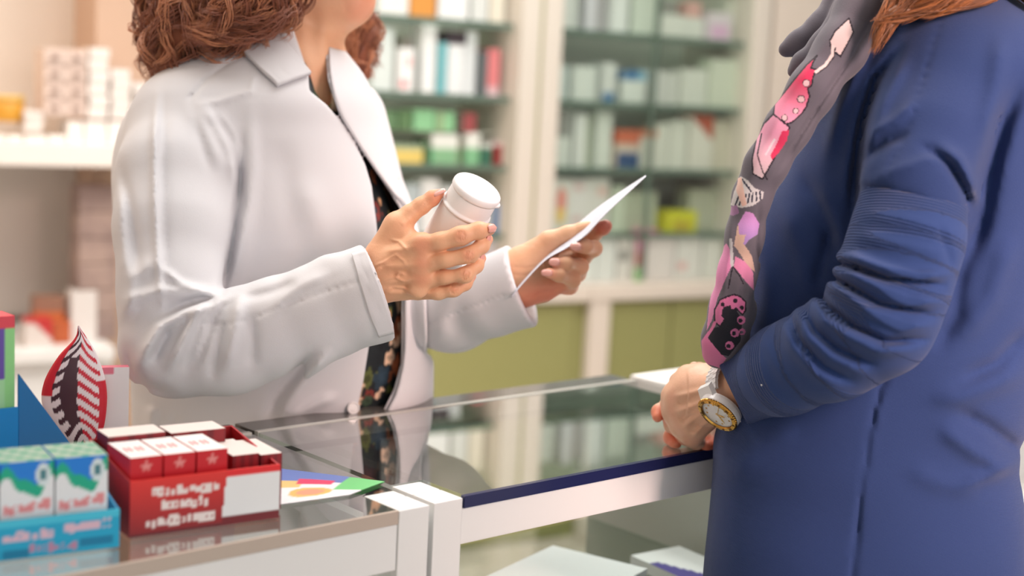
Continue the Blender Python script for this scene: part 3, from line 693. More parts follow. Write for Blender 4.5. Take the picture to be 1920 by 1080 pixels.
b = MB(); b.box(x0, x1-.001, .01, .345, .08, .10, 0); b.build('bottom_board', WHITE, r2)
b = MB(); b.box(x0-.03, x0-.001, -.004, .35, 0, ZC-.001, 0, .001); b.build('end_panel', WHITE, r2)

# white side unit beyond the counter's end
r = empty('side_counter', KP(.62, .04, 0), CA, label='plain white side counter beyond the end of the glass counter', cat='counter')
b = MB(); b.box(-.055, .35, -.02, .29, .91, ZC+.002, 0, .006); b.build('counter_top', mat('white stone', srgb(236, 234, 230), .5), r)
b = MB(); b.box(-.045, .34, -.0, .28, 0, .909); b.build('carcass', WHITE, r)

# inside the counter
def kpaper(name, s, t, z, w_, d_, h_, rot, lab, fn, cat):
    o = painted_box(name, w_, d_, h_, fn, CARD, res=.004, top=fn, side=solid(srgb(236, 238, 238))); place(o, KP(s, t, z), CA+rot); return tag(o, lab, cat)
kpaper('paper_bag_stack', .285, .150, .7555, .17, .13, .02, .28, 'thick stack of white paper bags with a purple mark inside the counter', lambda u, v: srgb(74, 66, 140) if abs(u-.42) < .03 and v < .5 else srgb(238, 240, 242), 'paper bags')
kpaper('paper_bag_stack', .45, .10, .7555, .08, .13, .014, -.1, 'smaller white bag stack with a purple corner near the customer', lambda u, v: srgb(72, 60, 140) if (v < .75 and u < .6*(1-v)) else srgb(232, 234, 234), 'paper bags')
for i, (s, t, wd, h, c1, lab) in enumerate(((-.115, .05, .05, .045, srgb(150, 90, 190), 'purple and white carton inside the counter beneath the red tray'), (-.17, .07, .04, .04, srgb(120, 150, 130), 'sage carton inside the counter beneath the red tray'), (-.085, .07, .02, .05, srgb(206, 90, 60), 'orange red carton inside the counter by the post'))):
    o = painted_box('medicine_carton', wd, .03, h, band(srgb(226, 220, 228), (.2, .9, .1, .8, c1)), CARD, res=.004); place(o, KP(s, t, .809), CA); tag(o, lab, 'carton')

# ------------------------------------------------------------------ on the counter: sales trays
def squiggle(u, v, u0, u1, v0, v1, seed, n=9):
    """a line of unreadable soft print: blobs of uneven height"""
    if not (u0 < u < u1 and v0 < v < v1): return False
    k = (u-u0)/(u1-u0)*n; i = int(k); f = k-i; rr = random.Random(seed*97+i); hgt = .55+.45*rr.random(); w_ = .72+.2*rr.random()
    y = (v-v0)/(v1-v0); lo = .18*rr.random()
    return f < w_ and lo < y < hgt and not (rr.random() > .4 and abs(f-.38) < .10 and .35 < y < .6)
def tray(px_l, px_r, depth, h, name, label, front, side_c, inner, cat='sales tray', z=ZC, hb=None, board=.0016):
    (s0, t0), (s1, t1) = px_l, px_r; a = math.atan2(t1-t0, s1-s0); wd = math.hypot(s1-s0, t1-t0)
    r = empty(name, KP(s0, t0, z), CA+a, label=label, cat=cat)
    o = painted_box('front_panel', wd, board, h, front, CARD, r, res=.0016, side=solid(side_c)); o.location = (wd/2, 0, .0005)
    m = mat(label[:20]+' card', side_c, .5); b = MB(); hb = hb or h*1.25
    for x in (0, wd):   # side walls, higher at the rear
        xa, xb = (x, x+board) if x == 0 else (x-board, x)
        V = [(xx, yy, zz) for xx in (xa, xb) for (yy, zz) in ((board, .0005), (depth, .0005), (depth, hb), (board, h))]
        b.add(V, [(0, 1, 2, 3), (7, 6, 5, 4), (0, 4, 5, 1), (1, 5, 6, 2), (2, 6, 7, 3), (3, 7, 4, 0)])
    b.box(0, wd, depth, depth+board, .0005, hb); b.box(board, wd-board, board, depth, .0005, .0015); b.build('tray_walls', m, r)
    return r, wd, a
# red tray
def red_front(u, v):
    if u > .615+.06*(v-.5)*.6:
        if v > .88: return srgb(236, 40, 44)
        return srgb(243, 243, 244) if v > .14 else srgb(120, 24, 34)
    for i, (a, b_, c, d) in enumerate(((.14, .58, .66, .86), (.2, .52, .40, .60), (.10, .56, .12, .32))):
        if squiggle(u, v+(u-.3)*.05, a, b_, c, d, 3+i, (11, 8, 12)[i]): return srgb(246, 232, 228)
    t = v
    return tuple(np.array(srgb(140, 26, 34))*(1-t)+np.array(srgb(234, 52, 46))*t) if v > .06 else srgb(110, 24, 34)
sl = Kst(242, 1010); sr = Kst(522, 971)
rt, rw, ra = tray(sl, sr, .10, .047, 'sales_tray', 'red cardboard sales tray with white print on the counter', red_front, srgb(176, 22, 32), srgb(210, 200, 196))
def red_carton(px0, px1, pyt, t_off, label, h, star=True):
    def f(u, v):
        if star and ((u-.5)/.2)**2+((v-.62)/.14)**2 < 1: return srgb(240, 150, 146)
        return srgb(214, 26, 40)
    s0, _ = Kst(px0, pyt, ZC+h); s1, _ = Kst(px1, pyt, ZC+h)
    return f
# cartons standing in the red tray: (offset along tray, width, height, rear offset)
tops = lambda u, v: srgb(214, 40, 50) if (abs(v-.5) < .12 and abs(u-.5) < .3 and int(u*16) % 2) else srgb(238, 232, 230)
def red_face(u, v): return srgb(240, 150, 146) if (math.hypot((u-.5)*.027, (v-.87)*.062) < .0050*(.72+.28*math.cos(5*math.atan2((v-.87)*.062, (u-.5)*.027)-math.pi/2*5))) else srgb(212, 24, 38)
names = ['red carton with a pale star at the cyan end of the red tray', 'red carton with a pale star in the middle of the red tray', 'red carton with a pale star third in the red tray']
for i in range(3):
    o = painted_box('medicine_carton', .0268, .055, .062, red_face, CARD, res=.0018, top=tops)
    q = np.array([.0165+i*.0285, .008+.0275, 0]); c, s_ = math.cos(CA+ra), math.sin(CA+ra); base = np.array(KP(*sl, ZC))
    o.location = base+np.array([q[0]*c-q[1]*s_, q[0]*s_+q[1]*c, .0022]); o.rotation_euler = (0, 0, CA+ra); tag(o, names[i], 'carton', 'cartons standing in the red tray')
for i, (x, y, wd, dp, h, lab) in enumerate(((.1080, .045, .024, .055, .052, 'dark red carton with cream top lying low in the red tray'), (.1320, .045, .020, .055, .050, 'dark red carton next to the white price field of the red tray'), (.03, .081, .05, .03, .066, 'cream topped red carton at the rear of the red tray'), (.085, .081, .05, .03, .064, 'second cream topped carton at the rear of the red tray'))):
    o = painted_box('medicine_carton', wd, dp, h, lambda u, v: srgb(150, 24, 34) if (int(u*9) % 3) else srgb(120, 20, 30), CARD, res=.002, top=solid(srgb(226, 214, 208)))
    o.location = base+np.array([x*c-y*s_, x*s_+y*c, .0022]); o.rotation_euler = (0, 0, CA+ra); tag(o, lab, 'carton', 'cartons standing in the red tray')
# cyan tray
def cyan_front(u, v):
    w_ = u*2.0
    if squiggle(u, v-(u-.5)*.05, .50, .72, .42, .72, 21, 7) or squiggle(u, v-(u-.5)*.05, .76, .97, .50, .80, 22, 9): return srgb(226, 190, 208)
    if .83 < u < .97 and .12 < v < .36: return srgb(0, 128, 172)
    if .50 < u < .62 and .02 < v < .22: return srgb(0, 128, 172)
    if squiggle(u, v, .62, .82, .10, .34, 23, 8): return srgb(196, 140, 170)
    return srgb(70, 200, 230) if v > .84 else srgb(20, 170, 212)
cl_, cr_ = Kst(-240, 1082), Kst(223, 1026)
ct, cw, ca = tray(cl_, cr_, .085, .031, 'sales_tray', 'cyan cardboard sales tray at the counter front beside the red tray', cyan_front, srgb(10, 140, 190), srgb(10, 120, 170), hb=.045)
cb = np.array(KP(*cl_, ZC)); c2, s2 = math.cos(CA+ca), math.sin(CA+ca)
def white_face(u, v):
    if ((u-.8)/.13)**2+((v-.84)/.13)**2 < 1: return srgb(70, 130, 140) if abs(u-.8) < .05 and abs(v-.84) < .06 else srgb(222, 236, 240)
    m = .70+.10*math.sin(u*7+.6)+.04*math.sin(u*15)
    if v > m+.12+.04*u: return srgb(20, 130, 226)
    if v > m: return srgb(10, 178, 142)
    if squiggle(u, v-u*.06, .06, .96, .40, .54, 31, 10): return srgb(238, 150, 152)
    return srgb(240, 243, 246)
wl = ['white, blue and green carton filling the front of the cyan tray', 'white carton with blue and green waves, second from the red tray', 'white carton with blue and green waves, closest to the red tray']
wx = [(-95, -2), (0, 98), (102, 198)]
gt = lambda u, v: srgb(150, 176, 160) if (int(u*6)+int(v*6)) % 3 else srgb(60, 150, 120)
for i, (a, c_) in enumerate(wx):
    o = painted_box('medicine_carton', .0400, .045, .072, white_face, CARD, res=.0016, top=gt)
    y = .03; x = cw-.0275-(2-i)*.0415
    o.location = cb+np.array([x*c2-y*s2, x*s2+y*c2, .0022]); o.rotation_euler = (0, 0, CA+ca); tag(o, wl[i], 'carton', 'cartons standing in the cyan tray')
# blue display with side wing
d0 = np.array(KP(*Kst(34, 905), ZC)); DA = CA; r = empty('display_stand', d0, DA, label='blue cardboard display stand with a slanted side wing behind the cyan tray', cat='display stand')
mb_, md_ = mat('blue card', srgb(0, 136, 206), .5), mat('deep blue card', srgb(0, 104, 164), .5)
b = MB(); b.box(-.25, 0, 0, .002, .0005, .070); b.build('front_panel', mb_, r)
b = MB(); ex, ey = .062, .030
V = [(x*ex+k*.0008, x*ey-k*.0012+.002, z) for k in (0, 1) for (x, z) in ((0, .0005), (1, .0005), (1, .022), (0, .100))]
b.add(V, [(0, 1, 2, 3), (7, 6, 5, 4), (0, 4, 5, 1), (1, 5, 6, 2), (2, 6, 7, 3), (3, 7, 4, 0)]); b.build('side_wing', md_, r)
b = MB(); b.box(-.25, -.002, .0025, .06, .0005, .002); b.build('base_card', md_, r)
def purple_face(u, v):
    if v > .93: return srgb(228, 70, 84)
    if v < .06: return srgb(160, 20, 50)
    if u > .9: return srgb(150, 220, 140)
    if .52 < v < .93 and v > .52+.12*u: return srgb(190, 170, 220) if squiggle(u, v, .3, .85, .68, .80, 41, 5) else srgb(104, 78, 168)
    if ((u-.7)/.2)**2+((v-.22)/.12)**2 < 1: return srgb(196, 236, 206)
    return srgb(60, 190, 90) if (.3 < v < .46 and u < .75) or v < .2 else srgb(170, 226, 168)
o = painted_box('medicine_carton', .085, .03, .150, purple_face, CARD, res=.002)
o.location = d0+np.array([-.044*math.cos(DA)-.020*math.sin(DA), -.044*math.sin(DA)+.020*math.cos(DA), .0025]); o.rotation_euler = (0, 0, DA)
o.scale = (1, 1, 1.0); tag(o, 'green and purple carton with a red top edge in the blue display', 'carton')
PURPLE = o
# striped pouch and white packet
q0 = np.array(KP(*Kst(150, 838), ZC)); 
V = []; F = []; C = []; nu, nv = 60, 90
outl = bez([(0, .012, -.006), (.12, .022, -.020), (.35, .026, -.036), (.55, .024, -.035), (.75, .016, -.022), (.9, .006, -.006), (1, -.002, -.003)], nv)
H = .123
for sgn in (-1, 1):
    for j in range(nv):
        vv, xr, xl = outl[j]
        for i in range(nu):
            u = i/(nu-1); x = xl+(xr-xl)*u; th = .010*math.sqrt(max(0, 1-(2*u-1)**2))*math.sin(math.pi*min(1, vv*.93+.07))
            V.append((x, sgn*th+.0, vv*H))
            cx = (u-.5); st = math.sin(vv*62+abs(cx)*16+math.sin(u*9)*1.2)
            col = srgb(206, 30, 50) if (u > .86 and vv < .55) or (u < .14 and vv > .45) else srgb(238, 226, 228)
            if st > .15 and .12 < u < .92: col = srgb(206, 34, 56) if cx > .02 else srgb(70, 34, 46)
            if abs(cx+.12) < .13*math.sin(math.pi*vv) and .2 < vv < .75: col = srgb(72, 38, 48)
            C.append(col)
for k in (0, 1):
    for j in range(nv-1):
        for i in range(nu-1):
            a = k*nu*nv+j*nu+i; f = (a, a+1, a+nu+1, a+nu); F.append(f if k == 0 else f[::-1])
o = mesh('gift_pouch', V, F, CARD, smooth=True, cols=C); place(o, q0, CA-.25); tag(o, 'pointed red, white and black striped pouch standing behind the display wing', 'pouch')
def pk(u, v): return srgb(222, 120, 140) if (v > .9 and u < .6) or (u < .12 and .4 < v < .95) else srgb(236, 232, 232)
b0 = KP(*Kst(205, 828), ZC); o = painted_box('white_packet', .036, .012, .078, pk, CARD, res=.002); place(o, b0, CA-.35); tag(o, 'white packet with pink top edge beside the striped pouch', 'packet')
# leaflet on the counter
def leaf(u, v):
    if u > .68 and v > .35: return srgb(120, 206, 130)
    if ((u-.45)/.24)**2+((v-.28)/.15)**2 < 1: return srgb(238, 190, 110) if ((u-.45)/.16)**2+((v-.28)/.09)**2 > 1 else srgb(240, 160, 130)
    if .25 < u < .6 and .55 < v < .72: return srgb(226, 70, 110)
    if v > .66: return srgb(110, 130, 196)
    if u < .3 and v > .45: return srgb(236, 200, 130)
    return srgb(238, 238, 240)
V = []; C = []; F = []; n = 40
A, B_, Cc, D_ = [np.array(KP(*Kst(*p), ZC)) for p in ((498, 952), (655, 930), (722, 905), (520, 880))]
for k in (0, 1):
    for j in range(n):
        for i in range(n):
            u, v = i/(n-1), j/(n-1); q = (A*(1-u)+B_*u)*(1-v)+(D_*(1-u)+Cc*u)*v; V.append(q+np.array([0, 0, .0012-.0008*k+.0015*math.sin(u*3)*math.sin(v*3)])); C.append(leaf(u, v))
for k in (0, 1):
    for j in range(n-1):
        for i in range(n-1):
            a = k*n*n+j*n+i; f = (a, a+1, a+n+1, a+n); F.append(f if k == 0 else f[::-1])
o = mesh('leaflet', V, F, CARD, smooth=True, cols=C); tag(o, 'colourful leaflet lying on the glass beside the red tray', 'leaflet')
# ================================================================== people
SKIN = mat('skin warm', srgb(226, 164, 128), .45, sss=.12, vcol=True, bump=[('noise', 240, .28, (0, 0, 0)), ('noise', 900, .15, (0, 0, 0))], spec=.4)
COAT = mat('white cotton', srgb(220, 219, 222), .95, spec=.06, sheen=.0, bump=[('noise', 900, .12, (0, 0, 0)), ('noise', 70, .10, (0, 0, 0))])
def vnoise(V, sc, seed):
    r = np.random.default_rng(seed); g = 0
    for i in range(8):
        k = r.normal(size=3)*sc*(1+.35*i); g = g+np.sin(V@k+r.uniform(0, 6.28))/(1+.3*i)
    return g/3
def skin_col(V, base, red, nails=(), nailc=None):
    """complexion: base tone, redder blotches, redder fingertips and knuckles (lists of world points with radii)"""
    b = np.array(base); c = np.tile(b, (len(V), 1)); n = np.clip(.5+.5*vnoise(V, 60, 3), 0, 1)[:, None]*.35; c = c*(1-n)+np.array(red)*n
    for p, r, col, st in nails:
        d = np.linalg.norm(V-np.asarray(p), axis=1); k = (np.clip(1-(d/r)**2, 0, 1)*st)[:, None]; c = c*(1-k)+np.array(col)*k
    return c

# ------------------------------------------------------------------ the pharmacist
ph = empty('person', (-.30, 1.74, 0), label='woman in a white lab coat with curly auburn hair holding a bottle and paper', cat='person')
TORSO = [(-40, 470, 600, 1.74, .05), (40, 440, 620, 1.74, .075), (85, 390, 640, 1.74, .11), (130, 330, 672, 1.74, .150), (170, 292, 694, 1.735, .172), (230, 250, 712, 1.73, .178), (300, 228, 735, 1.72, .176),
         (400, 222, 765, 1.70, .165), (500, 228, 785, 1.70, .155), (600, 240, 800, 1.70, .150), (700, 248, 806, 1.72, .147), (800, 250, 808, 1.745, .143), (1000, 244, 818, 1.762, .145), (1300, 236, 830, 1.775, .15), (1500, 240, 826, 1.775, .15)]
f = Field((-.60, 1.36, .52), (.12, 1.97, 1.56), .0030)
f.loft(TORSO, k=.0, n=2.25)
# near sleeve: shoulder to elbow to cuff, one tube
f.chain([(352, 250, 1.60, 96), (330, 330, 1.56, 104), (326, 430, 1.525, 104), (322, 540, 1.49, 94), (325, 640, 1.47, 98)], k=.035, kj=.02)
f.chain([(325, 648, 1.47, 99), (430, 640, 1.465, 98), (520, 612, 1.46, 90), (610, 582, 1.455, 90), (700, 549, 1.445, 90), (760, 530, 1.44, 90)], k=.012, kj=.012)
f.chain([(345, 215, 1.61, 78), (420, 140, 1.68, 66), (470, 90, 1.72, 52)], k=.03)
# far sleeve
f.chain([(640, 230, 1.84, 85), (690, 420, 1.80, 85), (740, 560, 1.74, 84), (850, 582, 1.66, 74), (930, 555, 1.62, 70), (992, 532, 1.60, 76), (1060, 508, 1.585, 80)], k=.012, kj=.02)
f.wobble(.0011, 26, 4)
f.gain = 1.6; f.tight = .85
N = (1.3, 1.62)
# folds followed from the photograph: upper arm, elbow bend, forearm, body
f.fold([(296, 176), (290, 260), (291, 380), (297, 500), (306, 590)], 9, .0045, N)          # crisp crease down the sleeve back
f.fold([(306, 186), (304, 300), (306, 420), (312, 520)], 12, -.0020, N)
f.fold([(372, 190), (410, 230), (440, 290), (448, 350)], 16, .0050, N)
f.fold([(350, 190), (388, 250), (420, 320)], 16, .003, N); f.fold([(395, 200), (432, 262), (452, 330), (455, 400)], 9, -.0050, N)
f.fold([(452, 250), (451, 330), (440, 430), (428, 500), (414, 552)], 9, -.0062, N)          # shadow line between sleeve and body
f.fold([(470, 200), (474, 320), (462, 430), (446, 520)], 16, .0035, N)
f.fold([(226, 600), (250, 560), (300, 545), (360, 548), (405, 552)], 15, .0050, N)
f.fold([(300, 592), (340, 572), (380, 562), (412, 556)], 11, -.0050, N)
f.fold([(300, 500), (340, 532), (385, 548), (412, 556)], 8, .004, N)
f.fold([(262, 690), (275, 655), (300, 615), (345, 588), (392, 566)], 13, .0080, N)
f.fold([(286, 680), (302, 645), (322, 605)], 10, -.0055, N)
f.fold([(312, 700), (330, 668), (352, 620), (372, 585), (402, 562)], 13, .0072, N)
f.fold([(345, 700), (372, 660), (392, 612), (408, 575)], 14, -.0045, N)
f.fold([(355, 690), (376, 640), (388, 600), (410, 566), (440, 552)], 9, .004, N)
f.fold([(424, 700), (436, 640), (444, 585), (452, 548)], 15, .0055, N)
f.fold([(396, 712), (408, 660), (420, 600)], 12, -.004, N)
f.fold([(470, 690), (474, 640), (470, 590)], 14, -.0032, N)
f.fold([(505, 590), (530, 560), (560, 536), (620, 512)], 13, .0026, N)
f.fold([(456, 560), (510, 548), (560, 528)], 10, -.0025, N)
f.fold([(236, 640), (248, 690), (270, 722), (330, 740)], 12, -.0035, N)
f.fold([(376, 606), (420, 609), (456, 603), (530, 575), (620, 543), (716, 516)], 2.6, -.0012, N, taper=False)   # long seam of the forearm
f.fold([(300, 480), (250, 520), (232, 590)], 16, .003, N)
B2 = (1.3, 1.73)
f.fold([(625, 655), (560, 730), (530, 780), (510, 800)], 16, .0065, B2); f.fold([(585, 660), (520, 740), (498, 786)], 12, -.005, B2)
f.fold([(630, 740), (590, 760), (540, 788)], 12, .004, B2); f.fold([(330, 770), (322, 820)], 7, -.0020, B2); f.fold([(285, 760), (280, 812)], 14, .004, B2)
f.fold([(560, 330), (600, 420), (620, 520)], 34, .003, B2); f.fold([(520, 260), (540, 360), (560, 470)], 30, -.0025, B2)
f.fold([(480, 130), (470, 170), (410, 190), (370, 196)], 7, .0018, N); f.fold([(225, 300), (244, 400), (262, 520)], 12, -.003, N)
f.fold([(232, 330), (225, 420), (240, 540)], 15, .0035, N)
f.fold([(480, 92), (428, 118), (385, 150), (356, 184)], 4, -.0020, N, taper=False)   # shoulder seam
f.fold([(356, 184), (372, 240), (394, 320)], 10, -.0015, N)
f.fold([(850, 520), (830, 600), (826, 650)], 22, .003, (1.3, 1.75)); f.fold([(802, 608), (860, 585), (948, 553)], 2.6, -.0014, (1.3, 1.75), taper=False)
f.gain = 1; f.tight = 1
D_outer = f.D.copy()
# shell of cloth
shell = f.D.copy(); inner = f.D+.017; f.D = np.maximum(f.D, -inner)
# front opening: near edge line then far edge line
OPEN = [(545, 40), (578, 138), (580, 170), (612, 196), (640, 228), (664, 266), (684, 306), (697, 350), (706, 420), (712, 500), (703, 580), (693, 640), (682, 710), (668, 776), (655, 900), (650, 1300), (650, 1600),
        (712, 1600), (712, 1000), (712, 782), (738, 730), (752, 680), (753, 560), (752, 450), (750, 392), (728, 356), (694, 306), (664, 262), (636, 215), (614, 150), (606, 40)]
f.prism(OPEN, (1.507, 1.80), 'cut', .003)
# openings at both cuffs and at the neck
def cut_halfcap(f, a, b, r0, r1):   # hollow a sleeve end
    f.chain([a+(r0,), b+(r1,)], k=.001, op='cut')
ax = lambda p, q: (P(*q)-P(*p))/np.linalg.norm(P(*q)-P(*p))
def cut_beyond(f, pos, nrm, ylo=None, box=None):
    S = f.sub(*box)
    sl, X, Y, Z = S; d = (X-pos[0])*nrm[0]+(Y-pos[1])*nrm[1]+(Z-pos[2])*nrm[2]
    f.D[sl] = np.maximum(f.D[sl], d.astype(np.float32))
def view_plane(a, b, Y, away=0.0):
    A_, B_ = P(*a, Y), P(*b, Y); v = ray((a[0]+b[0])/2, (a[1]+b[1])/2); v = v/np.linalg.norm(v); e = (B_-A_)/np.linalg.norm(B_-A_); n = np.cross(v, e); n /= np.linalg.norm(n)
    if n[0] < 0: n = -n
    n = n+away*v; n -= e*(n@e); return (A_+B_)/2, n/np.linalg.norm(n)
c1, n1 = view_plane((684, 458), (741, 628), 1.42, .12)
cut_beyond(f, c1, n1, box=(P(711, 544, 1.445)-[.07, .095, .09], P(711, 544, 1.445)+[.09, .066, .09]))
c2_, n2 = view_plane((940, 468), (996, 612), 1.56, -.18)
cut_beyond(f, c2_, n2, box=(P(980, 540, 1.6)-[.075, .08, .1], P(980, 540, 1.6)+[.14, .1, .1]))
f.chain([(690, 552, 1.445, 74), (760, 530, 1.44, 76)], k=.001, op='cut'); f.chain([(950, 548, 1.61, 60), (1060, 508, 1.585, 66)], k=.001, op='cut')
f.chainw([(P(530, 60, 1.73), .062), (P(545, -60, 1.73), .075)], k=.004, op='cut')
f.D = np.maximum(f.D, (.56-f.ax[2])[None, None, :])
V, F = f.net(); coat = mesh('lab_coat', V, F, COAT, ph, smooth=True, world=True); fc = f
# flat pieces of the coat
f.D = D_outer
patch('collar', f, [(432, 62), (452, 96), (484, 132), (520, 166)], [(506, 58), (532, 84), (558, 116), (581, 143)], 1.50, 1.80, COAT, ph, off=.003, thick=.0045)
patch('cuff', f, [(660, 478), (674, 524), (691, 580), (710, 630)], [(687, 471), (703, 514), (722, 566), (739, 622)], 1.3, 1.6, COAT, ph, off=.0006, thick=.0022, nu=14)
LAP = patch('lapel', f, [(614, 92), (618, 150), (634, 210), (664, 262), (700, 316), (736, 366)], [(644, 100), (680, 148), (700, 196), (722, 270), (742, 330), (762, 392)], 1.5, 2.0, COAT, ph, off=.001, thick=.003, nu=20, nv=40)
FP = patch('front_panel', f, [(752, 470), (753, 560), (752, 660), (740, 728), (716, 778)], [(798, 470), (803, 560), (806, 660), (808, 728), (808, 790)], 1.5, 2.0, COAT, ph, off=.004, thick=.004, nu=20, nv=40)
# button
def button(px, py, Y0, par, r=.0075):
    y = f.hit([px], [py], 1.4, 1.9)[0]; c = P(px, py, y-.004); nrm = np.array([.45, -.88, .05]); q = Vector(nrm).to_track_quat('Z', 'Y').to_matrix().to_4x4(); q.translation = Vector(c)
    b = MB(); b.lathe([(r*.9, 0), (r, .0006), (r, .0018), (r*.86, .0024), (r*.72, .0016), (r*.1, .0016)], 28, 0, q)
    o = b.build('button', mat('pearl button', srgb(226, 222, 220), .25, coat=.4), par, False); bpy.context.view_layer.update(); o.matrix_parent_inverse = par.matrix_world.inverted(); return o
button(662, 765, 1.5, ph)

# dress under the coat
f = Field((-.5, 1.5, .5), (.12, 1.96, 1.5), .004)
f.loft(TORSO[2:], k=0, n=2.25, grow=-.0185)
f.D = np.maximum(f.D, (.50-f.ax[2])[None, None, :]); 
f.prism([(500, -80), (560, 60), (590, 170), (612, 205), (622, 190), (606, 90), (600, -80)], (1.4, 1.85), 'cut', .004)
V, F = f.net(); V = relax(V, F, 2)
DR_ = mat('floral print', srgb(24, 30, 32), .6, vcol=True)
def floral(V):
    c = np.tile(np.array(srgb(22, 30, 34)), (len(V), 1)); r = np.random.default_rng(11)
    lo, hi = np.array([-.32, 1.5, .85]), np.array([.06, 1.72, 1.42])
    cols = [srgb(92, 100, 50), srgb(22, 30, 34), srgb(170, 96, 58), srgb(22, 30, 34), srgb(232, 200, 170), srgb(60, 80, 60), srgb(130, 50, 42), srgb(22, 30, 34), srgb(214, 168, 128), srgb(40, 60, 74), srgb(128, 124, 66), srgb(24, 32, 36)]
    u, v = V[:, 0]+V[:, 1]*.6, V[:, 2]
    for i in range(1100):
        cu, cv = r.uniform(.66, 1.12), r.uniform(.55, 1.42); R_ = r.uniform(.004, .017); a = np.arctan2(v-cv, u-cu); d = np.hypot(u-cu, v-cv)
        pet = R_*(.72+.28*np.abs(np.sin(a*2.5+r.uniform(0, 6)))); k = d < pet; col = np.array(cols[r.integers(len(cols))]); c[k] = col
        k = d < pet*.45; c[k] = col*(1.35 if r.random() < .5 else .5)
    return np.clip(c, 0, 1)
mesh('dress', V, F, DR_, ph, smooth=True, world=True, cols=floral(V))
# a thin gilt chain at the neckline is left to the print

# ---- head and neck
fb = Field((-.50, 1.55, 1.12), (-.10, 1.95, 1.66), .003)
f = fb
hc = P(590, -150, 1.73)      # head centre
f.ell(hc+np.array([-.012, 0, .012]), (.088, .074, .095), k=.01)
f.chain([(560, -60, 1.73, 88), (590, -20, 1.73, 84), (640, 0, 1.715, 52), (668, 2, 1.705, 30)], k=.02, kj=.02)       # jaw to chin
f.chain([(560, -20, 1.70, 52), (655, 8, 1.70, 26)], k=.02); f.chain([(560, -20, 1.77, 52), (655, 8, 1.72, 26)], k=.02)
f.chain([(640, -90, 1.705, 62), (655, -40, 1.705, 42)], k=.02)
f.chain([(706, -88, 1.69, 9), (724, -62, 1.685, 12), (712, -56, 1.687, 11)], k=.008, kj=.006); f.chain([(700, -120, 1.69, 8), (722, -66, 1.686, 11)], k=.01)   # nose
f.chain([(690, -32, 1.685, 8), (697, -34, 1.693, 10), (690, -32, 1.712, 8)], k=.006, kj=.004); f.chain([(688, -20, 1.688, 8), (694, -20, 1.695, 11), (688, -20, 1.710, 8)], k=.006, kj=.004)
f.fold([(668, -26), (700, -27)], 2.5, -.002, (1.5, 1.75)); f.fold([(672, -6), (700, -8)], 7, -.0035, (1.5, 1.75))
for yy in (1.668, 1.722):
    f.ell(P(684, -112, yy)+np.array([.002, 0, 0]), (.014, .016, .011), k=.006, op='cut'); f.ell(P(676, -112, yy), (.0125,)*3, k=.002)
f.chain([(668, -134, 1.665, 8), (694, -140, 1.69, 9), (678, -138, 1.73, 8)], k=.01)
f.ell(P(560, -100, 1.655), (.014, .007, .028), k=.004); f.ell(P(560, -100, 1.805), (.014, .007, .028), k=.004)
f.chain([(540, -40, 1.74, 66), (548, 50, 1.74, 64), (540, 130, 1.74, 72), (530, 210, 1.72, 90)], k=.028, kj=.02)   # neck
f.chain([(560, 150, 1.69, 60), (580, 260, 1.66, 50)], k=.05)
f.chain([(440, 160, 1.70, 60), (560, 150, 1.70, 60), (600, 140, 1.76, 50)], k=.05)
f.fold([(600, -6), (612, 50), (600, 110)], 14, .0014, (1.5, 1.72)); f.fold([(560, 20), (568, 90), (590, 160)], 14, .0012, (1.5, 1.72)); f.fold([(584, 20), (590, 90), (594, 130)], 12, -.001, (1.5, 1.72))
f.fold([(572, 176), (596, 200), (612, 214)], 8, .003, (1.5, 1.72)); f.fold([(640, 10), (652, 24), (664, 30)], 3, -.0012, (1.5, 1.72)); f.fold([(640, -10), (648, 8), (660, 22)], 3, -.001, (1.5, 1.72))
Vh, Fh = f.net(); head_part = (Vh, Fh)

# ---- near (bottle) hand: back of the hand to the viewer, fingers wrapped over the bottle
BOT_TOP = P(896, 353, 1.452)                       # centre of the cap's top
vdir = -ray(896, 353)/np.linalg.norm(ray(896, 353))  # towards the eye
imx, imy = ROT[:, 0], ROT[:, 1]                     # right and up in the frame
axd = (imx*-.50+imy*-.866); axd /= np.linalg.norm(axd); sn = math.sin(math.radians(27)); AX = axd*math.cos(math.radians(27))-vdir*sn   # cap to bottle bottom
BR = .0268
f = Field((-.205, 1.33, 1.04), (.035, 1.54, 1.245), .00105)
f.chain([(640, 575, 1.455, 44), (700, 525, 1.452, 42)], k=.01, flat=(np.array([0, 1, 0]), 1.35))
f.chain([(700, 520, 1.452, 40), (745, 505, 1.45, 36)], k=.02, flat=(np.array([0, 1, 0]), 1.5))
for tgt in ((792, 462, 1.425, 22), (792, 494, 1.425, 22), (792, 522, 1.435, 21), (784, 546, 1.45, 17)):
    src_ = {462: (722, 492), 494: (722, 505), 522: (720, 520), 546: (716, 534)}[tgt[1]]
    f.chain([src_+(1.443, 26), tgt], k=.014, kj=.006)
# thumb
f.chain([(712, 470, 1.45, 24), (744, 420, 1.452, 21), (768, 402, 1.455, 17), (790, 386, 1.457, 15.5), (812, 371, 1.458, 13.5), (826, 364, 1.458, 10)], k=.010, kj=.005)
f.chain([(744, 430, 1.45, 20), (775, 452, 1.443, 16), (792, 458, 1.43, 18)], k=.012)                         # web
